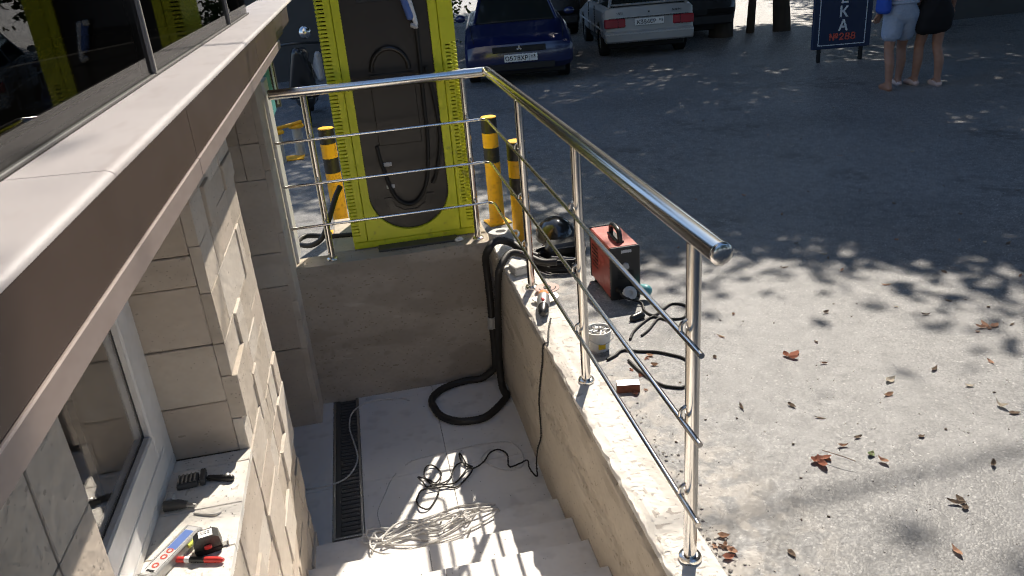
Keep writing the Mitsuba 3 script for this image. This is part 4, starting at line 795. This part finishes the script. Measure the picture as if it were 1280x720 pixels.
# ------------------------------------------------------------------ pharmacy sign
ps = thing('pharmacy_sign', 'navy blue upright pharmacy sign with white letters and thin white border', 'sign')
sx0, sx1, sy = 6.93, 7.82, 11.5; sz0, sz1 = -.25, 1.75
M = trimesh.transformations.rotation_matrix(math.radians(-10), (0, 0, 1), (7.375, sy, 0))
def onsign(m): return m.copy().apply_transform(M)
part(ps, 'board', onsign(cbox(sx0, sx1, sy, sy + .06, sz0, sz1, .006)), 'sign_navy')
fx0, fx1, fz0 = 7.015, 7.735, -.20
part(ps, 'border', onsign(cat(cbox(fx0, fx0 + .012, sy - .003, sy - .0005, fz0, 1.7, .0005), cbox(fx1 - .012, fx1, sy - .003, sy - .0005, fz0, 1.7, .0005), cbox(fx0 + .0125, fx1 - .0125, sy - .003, sy - .0005, fz0, fz0 + .012, .0005), cbox(fx0 + .0125, fx1 - .0125, sy - .003, sy - .0005, 1.688, 1.7, .0005))), 'sign_white')
for k, c in enumerate('АКЕТПА'):
    part(ps, 'letter', onsign(text(c, .155, .004, (7.385, sy - .0045, .09 + .20 * k), (1, 0, 0), (0, 0, 1))), 'sign_white')
part(ps, 'number_lettering', onsign(text('№288', .10, .004, (7.385, sy - .0045, -.075), (1, 0, 0), (0, 0, 1))), 'sign_red')
for x in (7.05, 7.70): part(ps, 'leg', onsign(cbox(x - .025, x + .025, sy + .005, sy + .055, float(ground_z(7.4, sy)), sz0 - .001, .004)), 'car_black')

# ------------------------------------------------------------------ people
def figure(J, r, refine=.03):
    bones = []
    def b(*names): bones.append(m3.Manifold.batch_hull([ball(J[n], r[n], 14) for n in names]))
    for s in 'lr':
        b(f'{s}hip', f'{s}knee'); b(f'{s}knee', f'{s}calf'); b(f'{s}calf', f'{s}ankle'); b(f'{s}ankle', f'{s}toe', f'{s}heel')
        b(f'{s}sho', f'{s}elb'); b(f'{s}elb', f'{s}wri')
        b('chest', f'{s}sho'); b('neck', f'{s}sho'); b('waist', f'{s}hip', 'pelvis')
        w, d = np.array(J[f'{s}wri']), np.array(J[f'{s}hand']) - np.array(J[f'{s}wri']); d /= np.linalg.norm(d)
        side = np.cross(d, [0.2, .9, .1]); side /= np.linalg.norm(side); nrm = np.cross(side, d)
        p0 = w + d * .02; p1 = w + d * .085
        bones.append(m3.Manifold.batch_hull([ball(p0, .022, 10)] + [ball(p1 + side * o, .012, 10) for o in (-.032, .032)]))
        for i, (o, L) in enumerate(((-.033, .058), (-.011, .07), (.011, .074), (.033, .066))):
            q0 = p1 + side * o; q1 = q0 + d * L * .5 + nrm * .006; q2 = q1 + d * L * .45 + nrm * .02
            bones.append(hullb((q0, .0095), (q1, .0088), n=8)); bones.append(hullb((q1, .0088), (q2, .0075), n=8))
        t0 = p0 + side * .024; t1 = t0 + side * .022 + d * .03 + nrm * .01; t2 = t1 + d * .03 + side * .004 + nrm * .008
        bones.append(hullb((t0, .012), (t1, .0105), n=8)); bones.append(hullb((t1, .0105), (t2, .009), n=8))
    b('pelvis', 'waist'); b('waist', 'chest'); b('chest', 'neck'); bones.append(hullb((J['neck'], .052), (J['head'] + np.array([0, 0, -.07]), .055)))
    h = np.array(J['head']); f = np.array(J['face'])
    bones.append(m3.Manifold.sphere(1, 28).scale([.075, .094, .118]).rotate([0, 0, math.degrees(math.atan2(-f[0], f[1]))]).translate(h.tolist()))
    bones.append(hullb((h + f * .07 + np.array([0, 0, -.08]), .035), (h + np.array([0, 0, -.05]), .06)))
    bones.append(hullb((h + f * .092 + np.array([0, 0, .012]), .010), (h + f * .108 + np.array([0, 0, -.022]), .013), n=8))
    sd = np.array([f[1], -f[0], 0])
    for s in (-1, 1): bones.append(m3.Manifold.sphere(1, 12).scale([.014, .024, .032]).translate((h + sd * s * .076).tolist()))
    m = m3.Manifold.batch_boolean(bones, m3.OpType.Add).refine_to_length(refine); t = from_man(m)
    t = trimesh.Trimesh(t.vertices, t.faces, process=True); trimesh.smoothing.filter_taubin(t, iterations=8); return t
R0 = dict(lhip=.085, rhip=.085, lknee=.054, rknee=.054, lcalf=.055, rcalf=.055, lankle=.036, rankle=.036, ltoe=.024, rtoe=.024, lheel=.032, rheel=.032, lsho=.052, rsho=.052, lelb=.036, relb=.036, lwri=.026, rwri=.026, chest=.115, neck=.058, waist=.105, pelvis=.125)
def person(label, x, y, yaw, feet, arms, kind):
    z = float(ground_z(x, y)); c, s = math.cos(math.radians(yaw)), math.sin(math.radians(yaw))
    W = lambda a, b, h: np.array([x + a * c - b * s, y + a * s + b * c, z + h])   # a: to the figure's right, b: forward
    J = dict(pelvis=W(0, 0, .90), waist=W(0, .01, 1.04), chest=W(0, .0, 1.24), neck=W(0, .0, 1.40), head=W(0, .03, 1.56), lsho=W(-.165, 0, 1.355), rsho=W(.165, 0, 1.355), lhip=W(-.085, 0, .84), rhip=W(.085, 0, .84))
    J['face'] = np.array([-s, c, 0])
    for n, (a, b, bend) in zip('lr', feet):
        J[f'{n}knee'] = W(a * .95, b * .5 + .05 + bend, .46); J[f'{n}calf'] = W(a, b * .8 + bend * .2, .31); J[f'{n}ankle'] = W(a, b, .085); J[f'{n}heel'] = W(a, b - .045, .034); J[f'{n}toe'] = W(a * 1.15, b + .15, .026)
    for n, (e, w, h) in zip('lr', arms): J[f'{n}elb'], J[f'{n}wri'], J[f'{n}hand'] = W(*e), W(*w), W(*h)
    t = thing('person', label, 'person', None); part(t, 'body', figure(J, R0), 'skin', True)
    g = lambda *cr, n=18: hullb(*cr, n=n)
    def cloth(nm, bones, m):
        q = m3.Manifold.batch_boolean(bones, m3.OpType.Add).refine_to_length(.03); q = from_man(q); q = trimesh.Trimesh(q.vertices, q.faces, process=True); trimesh.smoothing.filter_taubin(q, iterations=10)
        q.vertices += (np.stack([meshkit.fbm(q.vertices * 14 + k, 2, k) for k in range(3)], -1) - .5) * .012; part(t, nm, q, m, True)
    if kind == 'shorts':
        cloth('shorts', [g((W(0, 0, .98), .135), (W(-.075, 0, .86), .125), (W(.075, 0, .86), .125))] + [g((J[f'{n}hip'] + [0, 0, .0], .115), (J[f'{n}hip'] * .52 + J[f'{n}knee'] * .48, .112)) for n in 'lr'], 'denim_pale')
        part(t, 'waistband', tube([W(.172 * math.cos(q), .125 * math.sin(q), 1.0) for q in np.linspace(0, 2 * np.pi, 30, endpoint=False)], .018, 8, closed=True), 'denim_pale', True)
        cloth('shirt', [g((W(0, 0, 1.02), .122), (W(-.06, 0, 1.24), .122), (W(.06, 0, 1.24), .122)), g((W(-.13, 0, 1.35), .062), (W(.13, 0, 1.35), .062), (W(0, 0, 1.22), .12)), g((J['lsho'], .066), (J['lsho'] * .6 + J['lelb'] * .4, .058)), g((J['rsho'], .066), (J['rsho'] * .6 + J['relb'] * .4, .058))], 'white_cloth')
    else:
        cloth('dress', [g((W(0, 0, 1.02), .122), (W(-.06, 0, 1.24), .122), (W(.06, 0, 1.24), .122)), g((W(-.13, 0, 1.34), .062), (W(.13, 0, 1.34), .062), (W(0, 0, 1.22), .12)), g((W(0, 0, 1.0), .13), (W(-.1, .0, .82), .13), (W(.1, .0, .82), .13)), g((W(-.1, .0, .82), .13), (W(.1, .0, .82), .13), (W(-.11, .01, .72), .115), (W(.11, .01, .72), .115))], 'black_cloth')
    for n in 'lr':
        part(t, 'shoe', from_man(hullb((J[f'{n}heel'] + [0, 0, -.004], .036), (J[f'{n}toe'], .033), (J[f'{n}toe'] * .4 + J[f'{n}heel'] * .6 + [0, 0, .02], .04))), 'pale_shoe' if kind != 'shorts' or n == 'r' else 'skin', 40)
    hh = J['head'] - J['face'] * .015 + [0, 0, .022]
    part(t, 'hair', from_man(m3.Manifold.batch_hull([ball(hh + [0, 0, .03], .092, 18), ball(hh - J['face'] * .03, .09, 18), ball(hh - J['face'] * .07 + [0, 0, -.14], .055, 18)])), 'hair_brown', 40)
    sd = np.array([J['face'][1], -J['face'][0], 0])
    part(t, 'eyes', cat([ell(J['head'] + J['face'] * .083 + sd * q + [0, 0, .01], (.011, .011, .009), 2) for q in (-.031, .031)]), 'white_print', True)
    part(t, 'mouth', ell(J['head'] + J['face'] * .094 + [0, 0, -.062], (.02, .012, .006), 2), 'red_print', True)
    return t, J
p1, J1 = person('woman in pale denim shorts and white top walking in the shade', 6.40, 8.80, -12, [(-.11, -.10, .0), (.12, .17, .03)],
               [((-.21, -.06, 1.10), (-.24, .05, .90), (-.24, .10, .78)), ((.20, -.02, 1.12), (.23, .08, .98), (.22, .16, .94))], 'shorts')
bg = thing('shoulder_bag', 'bright blue bag carried at the left hip of the woman in shorts', 'bag')
bc = J1['lwri'] * .3 + J1['pelvis'] * .0; c_ = J1['lhip'] + np.array([-.16, -.02, .20])
part(bg, 'pouch', from_man(m3.Manifold.batch_hull([ball(c_ + [0, -.05, -.10], .055), ball(c_ + [0, .06, -.10], .055), ball(c_ + [.0, -.04, .10], .05), ball(c_ + [.0, .05, .10], .05)])), 'blue_cloth', 40)
part(bg, 'strap', tube(smooth_path([c_ + [0, -.06, .13], J1['lsho'] + [.02, -.07, .0], J1['lsho'] + [.03, 0, .075], J1['lsho'] + [.02, .08, .0], c_ + [0, .06, .13]], 6), .011, 8), 'blue_cloth', 40)
p2, J2 = person('woman in short black dress and pale shoes beside the one in shorts', 6.78, 8.72, -4, [(-.08, .12, .0), (.10, -.06, .0)],
               [((-.22, .0, 1.10), (-.22, .10, .93), (-.21, .18, .86)), ((.22, -.03, 1.10), (.25, .05, .88), (.25, .09, .77))], 'dress')

# ------------------------------------------------------------------ trees
def leaf_cloud(c, rad, n, rng, size=.15, clumps=60):
    """leaves grouped in clumps through an ellipsoid"""
    cc = rng.normal(size=(clumps, 3)); cc /= np.linalg.norm(cc, axis=1, keepdims=True); cc = cc * (rng.random((clumps, 1)) ** .45) * .86
    k = rng.integers(clumps, size=n); off = rng.normal(size=(n, 3)) * .14 * rng.uniform(.7, 1.3, (clumps, 1))[k]
    p = (cc[k] + off) * rad + c
    a = rng.normal(size=(n, 3)); a[:, 2] *= .5; a /= np.linalg.norm(a, axis=1, keepdims=True); b = np.cross(a, rng.normal(size=(n, 3))); b /= np.linalg.norm(b, axis=1, keepdims=True)
    s = size * rng.uniform(.6, 1.25, (n, 1)); a *= s * .5; b *= s * .30
    V = np.stack([p - a, p + b, p + a, p - b], 1).reshape(-1, 3); i = np.arange(n)[:, None] * 4
    return V, np.vstack([i + [0, 1, 2], i + [0, 2, 3]])
def tree(label, base, crowns, r0, leaves, seed, group='shade trees round the yard', size=.15):
    g = np.random.default_rng(seed); x, y = base; z = float(ground_z(x, y)) - .05
    t = thing('shade_tree', label, 'tree', group); C = np.array([c[0] for c in crowns]); mid = C.mean(0)
    fork = np.array([x * .75 + mid[0] * .25, y * .75 + mid[1] * .25, z + 2.7])
    part(t, 'trunk', tube(smooth_path([(x, y, z), (x + .04, y - .02, z + 1.2), fork], 6), np.linspace(r0 * 1.15, r0 * .75, 13), 14), 'bark', 40)
    limbs = []
    for c, rr in crowns:
        c = np.array(c, float); limbs.append(tube(smooth_path([fork, fork * .55 + c * .45 + [0, 0, .5], c], 6), np.linspace(r0 * .65, r0 * .15, 13), 9))
        for _ in range(7):
            d = g.normal(size=3); d /= np.linalg.norm(d); e = c + d * np.array(rr) * .75; s0 = fork * .35 + c * .65
            limbs.append(tube(smooth_path([s0, (s0 + e) / 2 + [0, 0, .25], e], 4), np.linspace(r0 * .25, .015, 9), 6))
    part(t, 'limbs', cat(limbs), 'bark', 40)
    V, Fs, o = [], [], 0
    for c, rr in crowns:
        v, f = leaf_cloud(np.array(c, float), np.array(rr, float), leaves, g, size, int(50 + 16 * rr[0] * rr[1])); V.append(v); Fs.append(f + o); o += len(v)
    part(t, 'crown', trimesh.Trimesh(np.vstack(V), np.vstack(Fs), process=False), f'leaf_{seed % 3}')
tree('leaning dark trunk left of two others beyond the parked cars', (7.45, 15.9), [((8.57, 12.88, 6.3), (2.7, 2.7, 1.5)), ((5.93, 15.19, 6.2), (2.6, 2.6, 1.5)), ((5.39, 11.05, 5.4), (2.4, 2.4, 1.5))], 0.22, 16000, 1)
tree('slim dark trunk between two thicker ones beyond the parked cars', (8.15, 16.0), [((9.29, 16.1, 6.1), (2.6, 2.6, 1.5)), ((9.93, 19.79, 6.2), (2.4, 2.4, 1.5))], 0.075, 16000, 2)
tree('sturdy dark trunk left of the pharmacy sign', (8.75, 15.8), [((11.53, 11.79, 6.2), (2.9, 2.9, 1.5)), ((12.61, 15.36, 6.4), (2.9, 2.9, 1.5))], 0.16, 16000, 3)
tree('tree rooted outside the view to the right', (11.8, 9.6), [((7.14, 8.85, 5.4), (2.6, 2.6, 1.5)), ((6.63, 11.09, 6.2), (2.2, 2.2, 1.5)), ((9.76, 8.45, 5.8), (2.9, 2.9, 1.5)), ((13.33, 8.59, 6.2), (2.8, 2.8, 1.5))], 0.2, 16000, 4)
tree('tree behind the charging column', (0.9, 17.0), [((3.6, 14.32, 6.0), (2.6, 2.6, 1.5)), ((0.13, 14.99, 6.2), (2.3, 2.3, 1.5)), ((3.4, 17.93, 6.6), (2.7, 2.7, 1.5))], 0.2, 16000, 5)
tree('tree hidden behind the blue saloon', (3.6, 19.6), [((6.61, 18.96, 6.4), (2.7, 2.7, 1.5)), ((0.4, 18.43, 6.6), (2.6, 2.6, 1.5)), ((7.07, 22.78, 7), (2.5, 2.5, 1.5)), ((3.57, 21.78, 7), (2.5, 2.5, 1.5))], 0.2, 11000, 6)
tree('tree beyond the right edge of the yard', (14.6, 14.5), [((14.73, 12.59, 6.2), (2.9, 2.9, 1.5)), ((15.31, 16.76, 6.4), (2.9, 2.9, 1.5)), ((13.4, 19.13, 6.6), (2.5, 2.5, 1.5))], 0.2, 16000, 7)
tree('unseen tree added well to the right of the viewer', (9.8, 3.0), [((5.64, 5.85, 8.6), (2.5, 2.5, 1.5)), ((8.85, 5.88, 8.4), (3.0, 3.0, 1.5)), ((12.25, 6.28, 8.4), (3.0, 3.0, 1.5)), ((15.65, 5.88, 8.4), (3.0, 3.0, 1.5))], 0.26, 16000, 8)  # high crowns put in to block skylight over the road
tree('tall unseen tree added to the right and behind the viewer', (8.5, -3.5), [((6.94, 2.05, 8.6), (3.0, 3.0, 1.5)), ((10.54, 1.65, 8.6), (3.2, 3.2, 1.5)), ((5.62, -2.17, 8.8), (3.0, 3.0, 1.5)), ((9.22, -2.77, 8.8), (3.2, 3.2, 1.5)), ((14.14, 1.25, 8.6), (3.2, 3.2, 1.5))], 0.28, 16000, 9)  # unseen canopy added to darken the road
tree('tall added tree leaning over the yard from the right', (10.5, 7.6), [((5.0, 6.5, 10.0), (2.7, 2.5, 1.5)), ((8.2, 7.0, 10.2), (2.8, 2.6, 1.5))], 0.24, 16000, 11)  # added overhead crowns that cut the zenith sky above the yard
tree('tall unseen tree added at the far right side of the yard', (17.5, 5.0), [((17.87, 9.28, 7), (3.4, 3.4, 1.5)), ((18.67, 14.28, 7), (3.4, 3.4, 1.5)), ((17.68, 3.71, 7.5), (3.4, 3.4, 1.5))], 0.28, 16000, 10)  # added to close off the low sky on this side
for k, (x, y) in enumerate([(-4.5, -9.5), (.5, -10.5), (5.5, -11), (10.5, -10.5), (15.5, -8), (18.0, -2.0)]):  # unseen row cutting low sky, the last two added at the right
    tree(('first', 'second', 'third', 'fourth', 'fifth', 'sixth')[k] + ' dense unseen tree behind the viewer, counted from the building', (x, y),
         [((x, y, 3.0), (3.0, 2.6, 2.2))] + ([((x + .6, y - .4, 7.0), (3.2, 2.8, 2.4))] if k > 1 else []), .22, 7000, 21 + k, size=.26)
for k, x in enumerate((-9, -3.5, 2, 7.5, 19, 25, 31)):  # row added to block the low sky beyond the yard
    tree(('first', 'second', 'third', 'fourth', 'fifth', 'sixth', 'seventh')[k] + ' dense tree from the left in the added row far behind the cars', (x, 31 - .25 * x),
         [((x, 31 - .25 * x, 2.6), (3.4, 2.4, 2.6)), ((x + .6, 31 - .25 * x, 6.4), (3.4, 2.6, 2.6))], .22, 6000, 41 + k, size=.3)
tree('dense tree added right behind the pale sunlit wall', (13.5, 33.5), [((13.5, 33.5, 4.2), (3.6, 2.4, 3.0)), ((14.5, 34, 7.4), (3.2, 2.4, 2.2))], .22, 6000, 49, size=.3)  # added to fill the sky-blocking row behind the wall
tree('tree behind the blue saloon, its trunk hidden by the car', (4.2, 24), [((4.81, 25.26, 6.4), (2.9, 2.9, 1.5)), ((8.33, 25.19, 6.2), (2.5, 2.5, 1.5))], .2, 7000, 61, size=.22)
tree('tree behind the two black cars, its trunk hidden by the white hatchback', (6.9, 24.5), [((7.81, 29.76, 6.4), (3.0, 3.0, 1.5)), ((3.7, 29.43, 6.6), (3.0, 3.0, 1.5)), ((0.1, 23.43, 6.6), (3.0, 3.0, 1.5))], .2, 7000, 62, size=.22)
tree('tree behind the dark wall at the far right', (15.5, 20), [((15.01, 22.16, 6.4), (2.6, 2.6, 1.5)), ((16.81, 25.56, 6.4), (3, 3, 1.5)), ((11.37, 21.58, 7.0), (1.5, 1.5, 1.5))], .2, 7000, 63, size=.22)
# overhead cable
single('overhead_cable', 'sagging overhead cable bundle crossing high above the yard', 'cable', tube(smooth_path([(-.5, 7.36, 6.55), (2, 7.34, 6.45), (5, 7.40, 6.42), (9, 7.55, 6.5), (12.5, 7.8, 6.7)], 8), .014, 8), 'rubber', 40)
# background: pale wall and shrubs beyond the shade, wall at right
single('pale_boundary_wall', 'pale sunlit boundary wall far behind the tree trunks', 'wall', cbox(12.6, 15.6, 29, 29.3, -.7, 1.8, .02), 'pale_render')
single('brown_garden_wall', 'dark low building wall in the shade at the far right', 'wall', cbox(10.9, 22, 14.6, 14.9, -.7, 3.2, .02), 'wall_grey')
def shrub(label, x, y, r, n, seed):
    g = np.random.default_rng(seed); z = float(ground_z(x, y)); t = thing('shrub', label, 'shrub', None)
    part(t, 'stem', cat([tube(smooth_path([(x, y, z), (x + g.normal(0, .1), y + g.normal(0, .1), z + .4), (x + g.normal(0, .3), y + g.normal(0, .3), z + .9)], 4), .015, 6) for _ in range(5)]), 'bark')
    v, f = leaf_cloud(np.array([x, y, z + r * .9]), np.array([r, r, r * .9]), n, g, .10, 60); part(t, 'foliage', trimesh.Trimesh(v, f, process=False), 'leaf_1')
shrub('leafy shrub between the charger and the blue saloon', 1.45, 17.2, .9, 3500, 31)
shrub('sunlit yellow green shrub behind the white hatchback', 8.6, 23.0, 1.0, 4500, 32)
